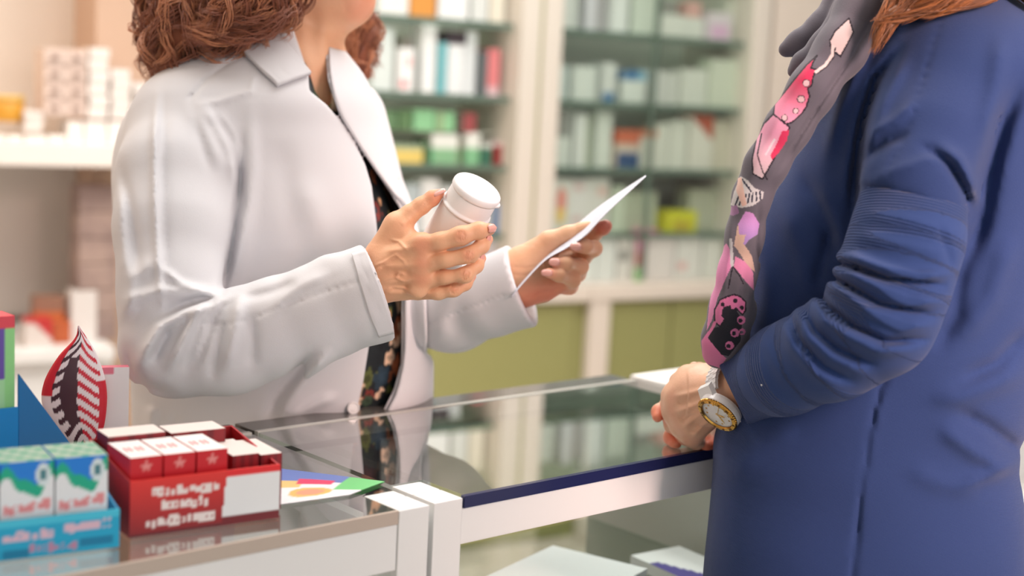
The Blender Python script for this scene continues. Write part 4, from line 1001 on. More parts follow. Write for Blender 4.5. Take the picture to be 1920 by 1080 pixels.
# fingers: knuckle, middle joint, last joint, tip
FN = [[(790, 461, 1.424, 20), (826, 453, 1.416, 17), (864, 443, 1.413, 18.5), (898, 432, 1.418, 15.5), (918, 430, 1.427, 11.5)],
      [(790, 496, 1.426, 20), (836, 486, 1.416, 16), (878, 478, 1.415, 17), (903, 461, 1.424, 14), (914, 449, 1.434, 11)],
      [(793, 523, 1.435, 19), (836, 520, 1.424, 15), (872, 514, 1.421, 16), (893, 498, 1.430, 13), (902, 484, 1.440, 10)],
      [(784, 547, 1.448, 16), (822, 548, 1.436, 13.5), (851, 542, 1.432, 14), (872, 532, 1.438, 12), (884, 518, 1.446, 9.5)]]
for F_ in FN: f.chain([(a, b, c, d*.985) for a, b, c, d in F_], k=.0016, kj=.005)
for L_, w_ in (([(822, 474), (845, 470), (872, 463), (896, 449)], 3.4), ([(826, 508), (850, 504), (878, 497), (896, 481)], 3.0), ([(820, 537), (845, 533), (868, 524), (884, 506)], 2.8)): f.fold(L_, w_, -.0016, (1.3, 1.50))
H1 = (1.3, 1.47); f.gain = 1.2
for a, b_ in (((790, 461), (722, 470)), ((790, 496), (716, 500)), ((792, 523), (716, 530)), ((784, 547), (718, 548))): f.fold([a, ((a[0]+b_[0])/2, (a[1]+b_[1])/2+2), b_], 5, .0011, H1)
for a, b_ in (((770, 478), (722, 488)), ((772, 510), (730, 516)), ((770, 536), (728, 540))): f.fold([a, b_], 7, -.0014, H1)
for L_ in ([(698, 500), (720, 492), (742, 478), (756, 488), (762, 500)], [(706, 530), (726, 522), (742, 520), (756, 528), (772, 524)], [(720, 548), (738, 538), (756, 540), (772, 548)], [(742, 520), (748, 512), (760, 516)], [(700, 512), (716, 500)], [(730, 448), (748, 452), (764, 470)]):
    f.fold(L_, 2.6, .0013, H1)
for k_, (kx, ky) in enumerate(((864, 443), (878, 480), (872, 515), (851, 543))):
    for dx in (-5, -1.5, 2, 5.5): f.fold([(kx+dx, ky-9), (kx+dx+1.5, ky), (kx+dx, ky+8)], 1.1, -.00075, H1, taper=False)
    f.fold([(kx-9, ky), (kx, ky-9), (kx+9, ky-1), (kx, ky+8), (kx-9, ky)], 1.6, -.0004, H1, taper=False)
for (kx, ky) in ((790, 458), (790, 493), (792, 521), (784, 545)): f.ell(P(kx, ky, 1.418+(ky-458)*.0001), (.009, .006, .008), k=.008)
f.fold([(792, 388), (800, 378)], 1.2, -.0006, H1, taper=False); f.fold([(796, 392), (804, 382)], 1.2, -.0005, H1, taper=False)
f.fold([(752, 424), (772, 408)], 5, .001, H1)
f.gain = 1
# the bottle's volume never cuts through the hand
f.chainw([(BOT_TOP-AX*.01, BR+.0004), (BOT_TOP+AX*.115, BR+.0004)], k=.0015, op='cut')
Vn, Fn = f.net(); Vn = relax(Vn, Fn, 1, .4)
# ---- far hand: palm up behind the paper, fingertips curled over it
f = Field((-.03, 1.48, 1.03), (.14, 1.70, 1.20), .00115)
f.chain([(900, 555, 1.62, 42), (965, 525, 1.60, 42)], k=.01, flat=(np.array([0, 1, 0]), 1.25))
f.chain([(965, 520, 1.60, 42), (1010, 505, 1.60, 40)], k=.02, flat=(np.array([0, 1, 0]), 1.5))
f.chain([(975, 548, 1.595, 24), (1020, 540, 1.59, 24), (1058, 528, 1.59, 18)], k=.02)
f.chain([(985, 490, 1.60, 30), (1030, 455, 1.60, 22), (1066, 440, 1.60, 17), (1092, 430, 1.60, 13), (1104, 424, 1.60, 10)], k=.014)      # thumb along the back of the paper
PN = [[(1030, 485, 1.63, 20), (1085, 458, 1.645, 17), (1112, 440, 1.63, 14), (1132, 427, 1.615, 12), (1137, 423, 1.612, 10)],
      [(1036, 500, 1.62, 19), (1092, 482, 1.628, 16), (1114, 466, 1.598, 14), (1098, 462, 1.574, 12.5), (1080, 463, 1.566, 10.5)],
      [(1034, 518, 1.61, 19), (1082, 512, 1.612, 16), (1088, 500, 1.585, 14.5), (1062, 494, 1.563, 12.5), (1042, 492, 1.559, 10.5)],
      [(1026, 535, 1.60, 18), (1068, 536, 1.60, 15), (1074, 525, 1.578, 13.5), (1048, 516, 1.556, 11.5), (1029, 512, 1.551, 9.5)]]
for F_ in PN: f.chain(F_, k=.003, kj=.006)
H2 = (1.4, 1.62)
f.fold([(958, 500), (985, 503), (1012, 498)], 2.5, -.001, H2); f.fold([(958, 515), (985, 516), (1010, 508)], 2.5, -.001, H2); f.fold([(985, 560), (1010, 545), (1040, 540)], 3, -.0012, H2)
Vf, Ff = f.net(); Vf = relax(Vf, Ff, 1, .4)
# hidden arms and lower body, so the body is one figure inside the clothes
f = Field((-.55, 1.40, 0.0), (.06, 1.95, 1.36), .010)
f.loft([(a, b+46, c-46, d, e-.034) for a, b, c, d, e in TORSO[3:]], k=0, n=2.1)
f.chain([(350, 260, 1.60, 70), (330, 430, 1.525, 66), (328, 645, 1.47, 60)], k=.03); f.chain([(328, 648, 1.47, 60), (520, 612, 1.46, 55), (690, 552, 1.45, 44)], k=.02)
f.chain([(640, 250, 1.84, 60), (720, 550, 1.76, 56), (850, 580, 1.66, 48), (955, 545, 1.605, 42)], k=.03)
for sx in (-.09, .07):
    f.chainw([(np.array([-.27+sx, 1.76+sx*.8, .62]), .075), (np.array([-.27+sx, 1.76+sx*.8, .40]), .055), (np.array([-.27+sx, 1.77+sx*.8, .08]), .04)], k=.02)
    f.chainw([(np.array([-.27+sx, 1.77+sx*.8, .04]), .035), (np.array([-.13+sx, 1.70+sx*.8, .03]), .028)], k=.02)
Vl, Fl = f.net()
V, F = join([head_part, (Vn, Fn), (Vf, Ff), (Vl, Fl)])
fy = lambda p: np.array(P(*p))
tips = [(fy(F_[-1][:3]), .011, srgb(232, 150, 130), .55) for F_ in FN+PN]+[(fy((826, 364, 1.458)), .018, srgb(236, 130, 100), .6)]
tips += [(fy((860, 400, 1.458)), .001, srgb(200, 100, 90), 0)]+[(P(kx, ky, yy), rr, srgb(214, 130, 100), .5) for kx, ky, yy, rr in ((864, 443, 1.405, .009), (878, 479, 1.405, .009), (872, 514, 1.41, .008), (851, 542, 1.42, .008), (790, 460, 1.41, .013), (790, 494, 1.41, .012), (790, 522, 1.42, .012))]
tips += [(P(1000, 560, 1.59), .03, srgb(238, 128, 104), .7), (P(1040, 550, 1.59), .03, srgb(238, 128, 104), .6), (P(1132, 425, 1.61), .018, srgb(206, 100, 86), .7), (P(682, 10, 1.69), .03, srgb(244, 160, 132), .6)]
ph_body = mesh('body', V, F, SKIN, ph, smooth=True, world=True, cols=skin_col(V, srgb(236, 184, 146), srgb(218, 148, 112), tips))
NAIL = mat('pink nail', srgb(232, 172, 160), .25, coat=.3)
def nail(c, nrm, along, w_, l_, par, m=NAIL):
    n = Vector(nrm).normalized(); a = Vector(along); a = (a-n*a.dot(n)).normalized(); s_ = a.cross(n); V = []; F = []; nu, nv = 9, 9
    for j in range(nv):
        for i in range(nu):
            u, v = i/(nu-1)*2-1, j/(nv-1)*2-1; wu = w_*math.sqrt(max(0, 1-abs(v)**3.2*.75)); V.append(Vector(c)+s_*(u*wu)+a*(v*l_)+n*(.0006-(u*u)*w_*.42-(v*v)*l_*.16))
    for j in range(nv-1):
        for i in range(nu-1): k = j*nu+i; F.append((k, k+1, k+nu+1, k+nu))
    o = mesh('fingernail', V, F, m, par, smooth=True, world=True); sd = o.modifiers.new('s', 'SOLIDIFY'); sd.thickness = .0006; sd.offset = -1; return o
vd = lambda x, y: -Vector(ray(x, y)).normalized()
X_, Y_ = Vector(imx), Vector(imy)
nail(P(925, 428, 1.4175), X_*.75+vd(925, 428)*.62+Y_*.1, X_*.5-vd(925, 428)*.6+Y_*.1, .0046, .0062, ph)
nail(P(918, 450, 1.4255), X_*.85+vd(918, 470)*.45-Y_*.1, X_*.2+Y_*.8-vd(918, 470)*.4, .0042, .006, ph)
nail(P(906, 484, 1.4325), X_*.85+vd(906, 484)*.45-Y_*.1, X_*.2+Y_*.8-vd(906, 484)*.4, .0038, .0054, ph)
nail(P(822, 358, 1.4525), Y_*.75-X_*.35+vd(822, 360)*.5, X_*.8+Y_*.5, .0052, .0070, ph)
for (x, y, Y, dx, w_) in ((1079, 462, 1.5585, -6, .0046), (1039, 491, 1.5515, -6, .0046), (1025, 511, 1.5445, -6, .0040)):
    nail(P(x, y, Y), vd(x, y)*.95-X_*.15+Y_*.2, -X_+Y_*.1, w_, .0062, ph)

# ---- the bottle
bt = empty('pill_bottle', BOT_TOP+AX*.100, label='white plastic pill bottle with flip cap held tilted in her hand', cat='bottle')
q = Vector(-AX).to_track_quat('Z', 'X').to_matrix().to_4x4(); q.translation = Vector(BOT_TOP+AX*.100)
bpy.context.view_layer.update()
PL = mat('matte white plastic', srgb(243, 243, 243), .38, spec=.45)
def at_world(o, par): bpy.context.view_layer.update(); o.matrix_parent_inverse = par.matrix_world.inverted(); return o
b = MB(); b.lathe([(.02, 0), (.0245, .0005), (.0262, .003), (BR-.0004, .008), (BR-.0004, .066), (BR-.0006, .0690), (.0258, .0700), (.0245, .0705)], 72, 0, q); at_world(b.build('bottle_body', PL, bt, True), bt)
b = MB(); b.lathe([(.0245, .0706), (.0272, .0708), (.0276, .0722), (.0272, .0738), (.0258, .0744), (.0256, .0760), (.0256, .0900), (.0254, .0910), (.0250, .0915)], 72, 0, q); at_world(b.build('cap_collar', PL, bt, True), bt)
b = MB(); b.lathe([(.0250, .0916), (.0262, .0918), (.0266, .0930), (.0266, .0962), (.0260, .0980), (.0250, .0990), (.0235, .0992), (.0228, .0988), (.0015, .0988), (.001, .0994)], 72, 0, q)
for k in range(-4, 5):
    a = k*.07; b.add([tuple(q @ Vector((r_*math.cos(a0+A0), r_*math.sin(a0+A0), z))) for A0 in (0,) for (r_, a0, z) in ()], [])
at_world(b.build('flip_lid', PL, bt, True), bt)
# lip of the flip lid, on the side away from the hinge
qi = q.inverted(); tgt = qi @ Vector(P(940, 382, 1.45)); an = math.atan2(tgt.y, tgt.x); b = MB(); V = []; n_ = 12
for i in range(n_):
    a = an-.28+.56*i/(n_-1); k = math.sin(math.pi*i/(n_-1))
    for rr, z in ((.0255, .0918), (.0266+.0022*k, .0922), (.0266+.0024*k, .0940), (.0258, .0950)): V.append(tuple(q @ Vector((rr*math.cos(a), rr*math.sin(a), z))))
F = [(i*4+j, i*4+j+1, i*4+j+5, i*4+j+4) for i in range(n_-1) for j in range(3)]+[(i*4+3, i*4, i*4+4, i*4+7) for i in range(n_-1)]
b.add(V, F); at_world(b.build('lid_lip', PL, bt, True), bt)

# ---- the sheet of paper
nU, nV = 14, 60; V = []; F = []
low = bez([(959, 558), (990, 522), (1025, 487), (1062, 466), (1098, 442), (1140, 398), (1212, 331)], nV); up = bez([(957, 556), (985, 517), (1022, 476), (1072, 430), (1120, 390), (1166, 358), (1211, 329)], nV)
for j in range(nV):
    t = j/(nV-1)
    for i in range(nU):
        u = i/(nU-1); x = low[j][0]*(1-u)+up[j][0]*u; y = low[j][1]*(1-u)+up[j][1]*u
        V.append(P(x, y, 1.5445+.03*t+u*.075*math.sin(math.pi*min(1, .12+t*.8))))
for j in range(nV-1):
    for i in range(nU-1): k = j*nU+i; F.append((k, k+1, k+nU+1, k+nU))
pp = mesh('paper_sheet', V, np.array(F), mat('white paper', srgb(206, 206, 216), .7), smooth=True); sd = pp.modifiers.new('thickness', 'SOLIDIFY'); sd.thickness = .0004
tag(pp, 'white sheet of paper held edge on in her far hand', 'paper')

# ---- hair
HAIR = mat('auburn hair', srgb(142, 80, 52), .42, spec=.5, sheen=.2)
HAIR2 = mat('copper hair', srgb(196, 128, 88), .42, spec=.5, sheen=.2)
def hair(name, locks, par, mats, base, core=.62, clump=9, voxel=.004, strands=60, rad=.00055, curl=(.010, 60), seed=5):
    """locks: list of [(px,py,Y,r px)...]; a soft mass under many fine strands"""
    r_ = np.random.default_rng(seed); allq = [[(P(p[0], p[1], p[2]), rp(p[3], p[2])) for p in L_] for L_ in locks]
    q = np.array([p for L_ in allq for p, r in L_]); m_ = max(r for L_ in allq for p, r in L_)+.03
    f = Field(q.min(0)-m_, q.max(0)+m_, voxel)
    for L_ in allq: f.chainw([(p, r*core) for p, r in L_], k=.012, kj=.008)
    f.wobble(.004, 90, seed); V, F = f.net(); h = mesh(name, V, F, mats[0], par, smooth=True, world=True)
    for mi in (0, 1):
        cu = bpy.data.curves.new(name+'_strands', 'CURVE'); cu.dimensions = '3D'; cu.bevel_depth = rad; cu.bevel_resolution = 0; cu.resolution_u = 1
        for L_ in allq:
            pc = bez([list(p)+[r] for p, r in L_], 26)
            for s_ in range(strands//2):
                if s_ % clump == 0: base_ = (r_.uniform(0, 6.28), math.sqrt(r_.uniform(.25, 1.05)), r_.uniform(-2.0, 2.0), r_.uniform(.45, 1)*curl[0], r_.uniform(.7, 1.3)*curl[1]*(1 if r_.random() < .5 else -1), r_.uniform(0, 6.28), r_.uniform(0, .3), r_.uniform(.75, 1.03))
                ph0, rr, tw, ck, cf, cp, t0, t1 = base_; ph0 += r_.normal()*.10; rr *= 1+r_.normal()*.06; ck *= 1+r_.normal()*.18; cp += r_.normal()*.25; t1 += r_.normal()*.02
                sp = cu.splines.new('POLY'); n_ = 34; sp.points.add(n_-1); L = 0; prev = None
                for i in range(n_):
                    t = t0+(t1-t0)*i/(n_-1); k = min(t, 1)*25; i0 = min(int(k), 24); fr = k-i0; c = pc[i0]*(1-fr)+pc[i0+1]*fr if t <= 1 else pc[25]+(pc[25]-pc[24])*(t-1)*25
                    d_ = pc[min(i0+1, 25)][:3]-pc[max(i0-1, 0)][:3]; d_ /= np.linalg.norm(d_)+1e-9; a = np.cross(d_, [0, 1, .2]); a /= np.linalg.norm(a)+1e-9; b_ = np.cross(d_, a)
                    if prev is not None: L += np.linalg.norm(c[:3]-prev)
                    prev = c[:3]; an = ph0+tw*t; R_ = c[3]*rr
                    pt = c[:3]+a*(math.cos(an)*R_)+b_*(math.sin(an)*R_)+a*ck*math.sin(cf*L+cp)*min(1, t*2)+b_*ck*math.cos(cf*L+cp)*min(1, t*2)
                    sp.points[i].co = (*pt, 1); sp.points[i].radius = 1 if i < n_-5 else (n_-i)/6
        o = bpy.data.objects.new('hair_strands', cu); COL.objects.link(o); cu.materials.append(mats[mi]); o.parent = h; bpy.context.view_layer.update(); o.matrix_parent_inverse = h.matrix_world.inverted(); o['kind'] = 'stuff'
    return h
locks = [[(540, -230, 1.69, 60), (470, -130, 1.66, 70), (400, -30, 1.64, 66), (340, 50, 1.62, 56), (318, 120, 1.62, 34), (296, 160, 1.62, 12)],
         [(540, -230, 1.66, 50), (500, -110, 1.63, 60), (480, -20, 1.61, 60), (440, 40, 1.60, 50), (370, 70, 1.60, 36)],
         [(560, -230, 1.66, 50), (545, -110, 1.64, 50), (525, -30, 1.625, 48), (500, 30, 1.61, 40), (462, 70, 1.61, 22)],
         [(500, -240, 1.72, 60), (400, -150, 1.70, 70), (330, -60, 1.68, 56), (306, 20, 1.67, 40), (304, 90, 1.66, 34), (290, 150, 1.66, 14)],
         [(560, -230, 1.70, 60), (520, -100, 1.645, 44), (508, -10, 1.615, 40), (480, 48, 1.61, 30)],
         [(480, -230, 1.78, 70), (400, -120, 1.79, 70), (350, -20, 1.78, 60), (330, 60, 1.76, 46), (330, 110, 1.74, 30)],
         [(560, -250, 1.80, 60), (610, -150, 1.84, 44), (640, -40, 1.86, 42), (650, 30, 1.86, 40), (668, 90, 1.86, 34), (690, 140, 1.86, 16)],
         [(560, -250, 1.80, 60), (620, -100, 1.85, 36), (650, 20, 1.87, 36), (676, 70, 1.87, 28), (686, 120, 1.87, 20)],
         [(600, -262, 1.74, 50), (560, -290, 1.74, 60), (500, -270, 1.74, 60), (440, -200, 1.74, 66), (400, -100, 1.72, 60)],
         [(610, -250, 1.70, 36), (580, -240, 1.67, 44), (552, -180, 1.65, 40), (545, -110, 1.645, 34)]]
hair('hair', locks, ph, (HAIR, HAIR2), None, strands=640, rad=.0005, curl=(.0135, 105))
# ------------------------------------------------------------------ the customer
cu_ = empty('person', (.36, 1.43, 0), label='woman in a navy blue knitted cardigan with a printed scarf and folded hands', cat='person')
def knit(name, col, attr=None, sc=1900, st=.5):
    m = mat(name, col, .85, sheen=.12, spec=.2, bump=[('noise', 1300, .35, (0, 0, 0)), ('noise', 90, .12, (0, 0, 0))])
    if attr:
        nt = m.node_tree; b_ = nt.nodes['Principled BSDF']; a = nt.nodes.new('ShaderNodeAttribute'); a.attribute_name = 'rib'
        mu = nt.nodes.new('ShaderNodeMath'); mu.operation = 'MULTIPLY'; mu.inputs[1].default_value = sc; si = nt.nodes.new('ShaderNodeMath'); si.operation = 'SINE'
        bp = nt.nodes.new('ShaderNodeBump'); bp.inputs['Strength'].default_value = st; bp.inputs['Distance'].default_value = .0018
        nt.links.new(a.outputs['Fac'], mu.inputs[0]); nt.links.new(mu.outputs[0], si.inputs[0]); nt.links.new(si.outputs[0], bp.inputs['Height'])
        old = b_.inputs['Normal'].links[0].from_socket; nt.links.new(old, bp.inputs['Normal']); nt.links.new(bp.outputs[0], b_.inputs['Normal'])
    return m
def add_rib(o, val):
    a = o.data.attributes.new('rib', 'FLOAT', 'POINT'); a.data.foreach_set('value', np.asarray(val, dtype=np.float32))
NAVYK = srgb(42, 61, 108)
BODY = [(-60, 1650, 1840, 1.49, .06), (-10, 1640, 1880, 1.48, .09), (40, 1620, 1940, 1.46, .125), (100, 1590, 1970, 1.450, .145), (180, 1545, 1985, 1.445, .150), (280, 1490, 1985, 1.44, .142),
        (400, 1425, 1975, 1.437, .130), (520, 1392, 1952, 1.435, .124), (650, 1376, 1934, 1.435, .122), (740, 1364, 1922, 1.435, .122), (800, 1350, 1912, 1.435, .122), (845, 1336, 1905, 1.435, .124), (900, 1331, 1914, 1.435, .126),
        (1000, 1319, 1923, 1.43, .128), (1100, 1309, 1926, 1.43, .130), (1300, 1300, 1930, 1.43, .130), (1620, 1300, 1925, 1.43, .130)]
f = Field((.15, 1.10, .52), (.60, 1.68, 1.50), .0034)
f.loft(BODY, k=0, n=2.2)
f.chain([(1770, 60, 1.42, 92), (1765, 150, 1.365, 104), (1738, 260, 1.318, 104), (1716, 350, 1.292, 97), (1712, 400, 1.286, 92)], k=.03, kj=.02)
f.chain([(1620, 100, 1.56, 80), (1560, 350, 1.58, 80), (1540, 560, 1.58, 76)], k=.03, kj=.02)
f.chain([(1540, 560, 1.58, 76), (1500, 650, 1.585, 70), (1420, 715, 1.575, 58), (1372, 738, 1.565, 52)], k=.02, kj=.02)
f.wobble(.0011, 24, 8)
N = (1.05, 1.45); f.gain = 1.35; f.tight = .9
f.fold([(1640, 50), (1600, 140), (1570, 220), (1550, 300)], 16, .006, N); f.fold([(1690, 90), (1642, 150), (1616, 230), (1602, 330), (1596, 420)], 10, -.010, N)
f.fold([(1700, 110), (1660, 180), (1636, 250)], 14, .004, N); f.fold([(1720, 190), (1680, 222), (1640, 246), (1618, 275)], 12, .005, N); f.fold([(1700, 250), (1655, 270), (1620, 300)], 9, -.004, N)
f.fold([(1790, 290), (1740, 300), (1680, 320), (1625, 345)], 12, .003, N); f.fold([(1730, 275), (1775, 302), (1805, 350), (1822, 396)], 8, -.0065, N); f.fold([(1760, 268), (1800, 300), (1832, 360), (1840, 400)], 12, .005, N)
f.fold([(1918, 150), (1880, 230), (1856, 320), (1838, 420), (1800, 520)], 20, -.012, N); f.fold([(1880, 60), (1868, 160), (1845, 260)], 20, .004, N)
f.fold([(1780, -10), (1748, 90), (1722, 180), (1690, 270), (1652, 345)], 2.2, -.0016, N, taper=False)
f.fold([(1612, 352), (1669, 355), (1743, 381), (1820, 410)], 4, -.003, N, taper=False)
f.fold([(1664, 690), (1650, 730), (1636, 790), (1624, 860), (1612, 950), (1604, 1020), (1597, 1100), (1590, 1400)], 4.6, -.0042, N, taper=False)
f.fold([(1656, 730), (1628, 850), (1604, 1000)], 9, .0015, N)
f.fold([(1925, 690), (1870, 720), (1800, 745), (1740, 748)], 22, .005, N); f.fold([(1925, 620), (1870, 680), (1800, 712)], 16, -.005, N)
f.fold([(1790, 770), (1850, 800), (1890, 830), (1915, 850)], 16, -.006, N); f.fold([(1760, 800), (1830, 850), (1890, 880)], 18, .005, N)
f.fold([(1800, 910), (1860, 890), (1910, 862)], 14, .0045, N); f.fold([(1700, 880), (1760, 905), (1840, 925)], 22, .003, N); f.fold([(1900, 440), (1860, 560), (1800, 640)], 24, .005, N); f.fold([(1800, 480), (1790, 590), (1750, 660)], 20, -.006, N)
f.fold([(1500, 320), (1540, 400), (1570, 500)], 16, -.0045, N); f.fold([(1470, 380), (1500, 470), (1520, 560)], 20, .004, N); f.fold([(1540, 340), (1570, 420), (1590, 480)], 14, .004, N)
f.fold([(1420, 420), (1440, 540), (1440, 640)], 18, .003, N); f.fold([(1560, 420), (1545, 480), (1530, 540)], 12, -.005, N); f.fold([(1360, 900), (1420, 840), (1500, 800)], 26, .003, N)
f.gain = 1; f.tight = 1
inner = f.D+.012; f.D = np.maximum(f.D, -inner)
f.D = np.maximum(f.D, (.55-f.ax[2])[None, None, :]); f.chainw([(P(1740, -20, 1.48), .055), (P(1740, -120, 1.48), .07)], k=.004, op='cut')
S_ = f.sub(P(1340, 700, 1.57)-[.08, .06, .08], P(1372, 738, 1.565)+[.03, .08, .08])
V, F = f.net(); V = relax(V, F, 1, .5); card = mesh('cardigan', V, F, knit('navy knit', NAVYK, 'rib', 4600, .22), cu_, smooth=True, world=True); add_rib(card, V[:, 2]+.2*V[:, 0])
DC_ = f
# ribbed sleeve
f = Field((.14, 1.08, .93), (.47, 1.52, 1.28), .0023)
SL_ = [(1714, 372, 1.286, 97), (1700, 450, 1.275, 99), (1676, 530, 1.268, 100), (1645, 606, 1.270, 97), (1562, 655, 1.290, 91), (1475, 692, 1.332, 80), (1385, 728, 1.400, 67), (1330, 750, 1.440, 62)]
f.chain(SL_, k=.0, kj=.018)
f.wobble(.0009, 40, 9); N = (1.05, 1.5); f.gain = 1.25
R_, w_ = .0060, 10
f.fold([(1560, 478), (1600, 482), (1650, 500), (1720, 520), (1785, 512)], 9, .0080, N); f.fold([(1556, 492), (1600, 500), (1660, 522), (1770, 535)], 5, -.0085, N)
f.fold([(1552, 502), (1600, 516), (1650, 540), (1700, 566), (1770, 566)], 9, .0080, N); f.fold([(1546, 516), (1590, 536), (1650, 570), (1750, 590)], 5, -.0085, N)
f.fold([(1540, 526), (1580, 548), (1630, 585), (1690, 612), (1750, 610)], 10, .0080, N); f.fold([(1530, 545), (1556, 580), (1600, 612), (1660, 640), (1740, 636)], 6, -.0085, N)
f.fold([(1522, 556), (1545, 600), (1588, 630), (1646, 658), (1712, 656)], 11, .0075, N); f.fold([(1508, 580), (1530, 622), (1570, 655), (1640, 684)], 6, -.0060, N)
f.fold([(1496, 582), (1516, 632), (1560, 672), (1630, 704)], 11, .0060, N); f.fold([(1482, 592), (1500, 640), (1545, 688), (1600, 716)], 6, -.0045, N)
f.fold([(1466, 596), (1486, 650), (1530, 700), (1580, 728)], 11, .0045, N); f.fold([(1430, 625), (1450, 680), (1480, 730)], 10, .0018, N)
f.fold([(1600, 440), (1660, 452), (1780, 480)], 12, .0022, N); f.fold([(1612, 400), (1690, 410), (1800, 440)], 12, .0015, N); f.fold([(1760, 420), (1775, 470), (1785, 500)], 8, -.002, N)
f.gain = 1
inner = f.D+.010; f.D = np.maximum(f.D, -inner)
c3, n3 = view_plane((1340, 668), (1401, 796), 1.40, 0); n3 = -n3
cut_beyond(f, c3, n3+np.array([0, .0, 0]), box=(P(1370, 730, 1.43)-[.08, .09, .09], P(1375, 730, 1.43)+[.08, .09, .09]))
tp = P(1716, 372, 1.286); cut_beyond(f, P(1716, 362, 1.286), np.array([.15, 0, .99]), box=(tp-[.08, .08, .04], tp+[.08, .08, .07]))
V, F = f.net(); V = relax(V, F, 2, .45); sl = mesh('sleeve', V, F, knit('navy rib knit', srgb(45, 67, 118), 'rib', 2300, .6), cu_, smooth=True, world=True)
pth = [P(a, b, c) for a, b, c, d in SL_]; best = np.full(len(V), 9.); val = np.zeros(len(V)); L = 0
for a, b_ in zip(pth[:-1], pth[1:]):
    e = b_-a; l = np.linalg.norm(e); t = np.clip((V-a)@e/l**2, -.2, 1.2); d = np.linalg.norm(V-a-t[:, None]*e, axis=1); m = d < best; best[m] = d[m]; val[m] = L+t[m]*l; L += l
add_rib(sl, val)
lp = f.hit([1428], [722], 1.2, 1.5); b = MB()
bm = bmesh.new(); bmesh.ops.create_icosphere(bm, subdivisions=1, radius=.0010)
b.add([tuple(np.array(v.co)+P(1428, 722, lp[0])) for v in bm.verts], [[v.index for v in ff.verts] for ff in bm.faces]); bm.free()
o = b.build('lint_speck', mat('white lint', (.8, .8, .8), .8), cu_); bpy.context.view_layer.update(); o.matrix_parent_inverse = cu_.matrix_world.inverted()

# ---- scarf
f = Field((.16, 1.22, 1.0), (.48, 1.60, 1.48), .0017)
SC_ = [(1655, -60, 1.40, 52), (1618, 20, 1.385, 50), (1575, 95, 1.365, 46), (1522, 170, 1.35, 42), (1478, 240, 1.345, 39), (1436, 310, 1.345, 36), (1410, 370, 1.35, 33), (1396, 440, 1.355, 33), (1386, 510, 1.36, 36), (1373, 580, 1.37, 41), (1359, 635, 1.38, 40), (1350, 660, 1.39, 32)]
f.chain(SC_, k=0, kj=.012)
f.chain([(1650, -40, 1.50, 60), (1590, 10, 1.46, 42), (1540, 55, 1.45, 28), (1500, 80, 1.445, 21), (1474, 93, 1.445, 14)], k=.004, kj=.01)
f.chain([(1660, -60, 1.46, 60), (1600, 20, 1.43, 34), (1545, 84, 1.41, 24), (1505, 118, 1.405, 17), (1488, 134, 1.405, 11)], k=.004, kj=.01)
f.chain([(1660, -60, 1.40, 55), (1740, -90, 1.36, 60), (1820, -70, 1.40, 60), (1850, -60, 1.48, 60), (1800, -60, 1.56, 60), (1700, -60, 1.56, 60), (1650, -50, 1.50, 60)], k=.01, kj=.02)
N = (1.2, 1.45)
f.fold([(1650, 10), (1600, 100), (1540, 190), (1490, 270), (1446, 340)], 5, -.004, N); f.fold([(1590, 20), (1530, 110), (1476, 190), (1420, 300), (1392, 370)], 10, .002, N)
f.fold([(1424, 380), (1418, 460), (1422, 520), (1408, 590)], 5, -.003, N); f.fold([(1372, 400), (1368, 470), (1358, 540), (1340, 620)], 7, .002, N); f.fold([(1398, 500), (1392, 560), (1380, 640)], 6, -.0018, N)
f.wobble(.0010, 60, 12)
V, F = f.net(); V = relax(V, F, 1, .3); V, F = subdiv(V, F)
u, v = proj(V)
base = np.array(srgb(102, 98, 108)); C = np.tile(base, (len(V), 1)); n_ = vnoise(V, 55, 31); C = C*(1+.10*n_[:, None])
def poly_in(poly):
    ins = np.zeros(len(u), bool)
    for i in range(len(poly)):
        a, b_ = poly[i], poly[(i+1) % len(poly)]; ins ^= ((a[1] > v) != (b_[1] > v)) & (u < (b_[0]-a[0])*(v-a[1])/((b_[1]-a[1]) or 1e-9)+a[0])
    return ins
def seg_d(pts):
    d = np.full(len(u), 1e9)
    for a, b_ in zip(pts[:-1], pts[1:]):
        bx_, by_ = b_[0]-a[0], b_[1]-a[1]; t = np.clip(((u-a[0])*bx_+(v-a[1])*by_)/(bx_*bx_+by_*by_+1e-9), 0, 1); d = np.minimum(d, np.hypot(u-a[0]-t*bx_, v-a[1]-t*by_))
    return d
def fill(poly, col, outline=None, grad=None):
    m = poly_in(poly) & (V[:, 1] < 1.43); c = np.array(col)
    if grad is not None: t = np.clip((v[m]-grad[1])/(grad[2]-grad[1]), 0, 1)[:, None]; C[m] = c*(1-t)+np.array(grad[0])*t
    else: C[m] = c
    C[m] *= (1+.07*n_[m])[:, None]
    if outline: line(list(poly)+[poly[0]], outline, 1.5)
def line(pts, col, w_=1.6): m = (seg_d(pts) < w_) & (V[:, 1] < 1.43); C[m] = np.array(col)
INK, BLS, PNK, HOT = srgb(40, 36, 46), srgb(226, 206, 204), srgb(232, 160, 190), srgb(216, 60, 100)
fill([(1592, 34), (1600, 60), (1588, 84), (1576, 106), (1558, 92), (1556, 76), (1566, 58)], srgb(222, 200, 200), INK)
fill([(1532, 104), (1524, 118), (1520, 128), (1530, 130), (1524, 146), (1522, 160), (1514, 166), (1518, 180), (1512, 200), (1504, 212), (1496, 220), (1484, 230), (1466, 234), (1450, 218), (1452, 196), (1470, 174), (1492, 146), (1512, 122)], HOT, INK, (PNK, 150, 225))
line([(1562, 88), (1560, 104), (1548, 122), (1530, 134)], BLS, 3); line([(1566, 90), (1564, 106), (1550, 125), (1532, 138)], INK, 1)
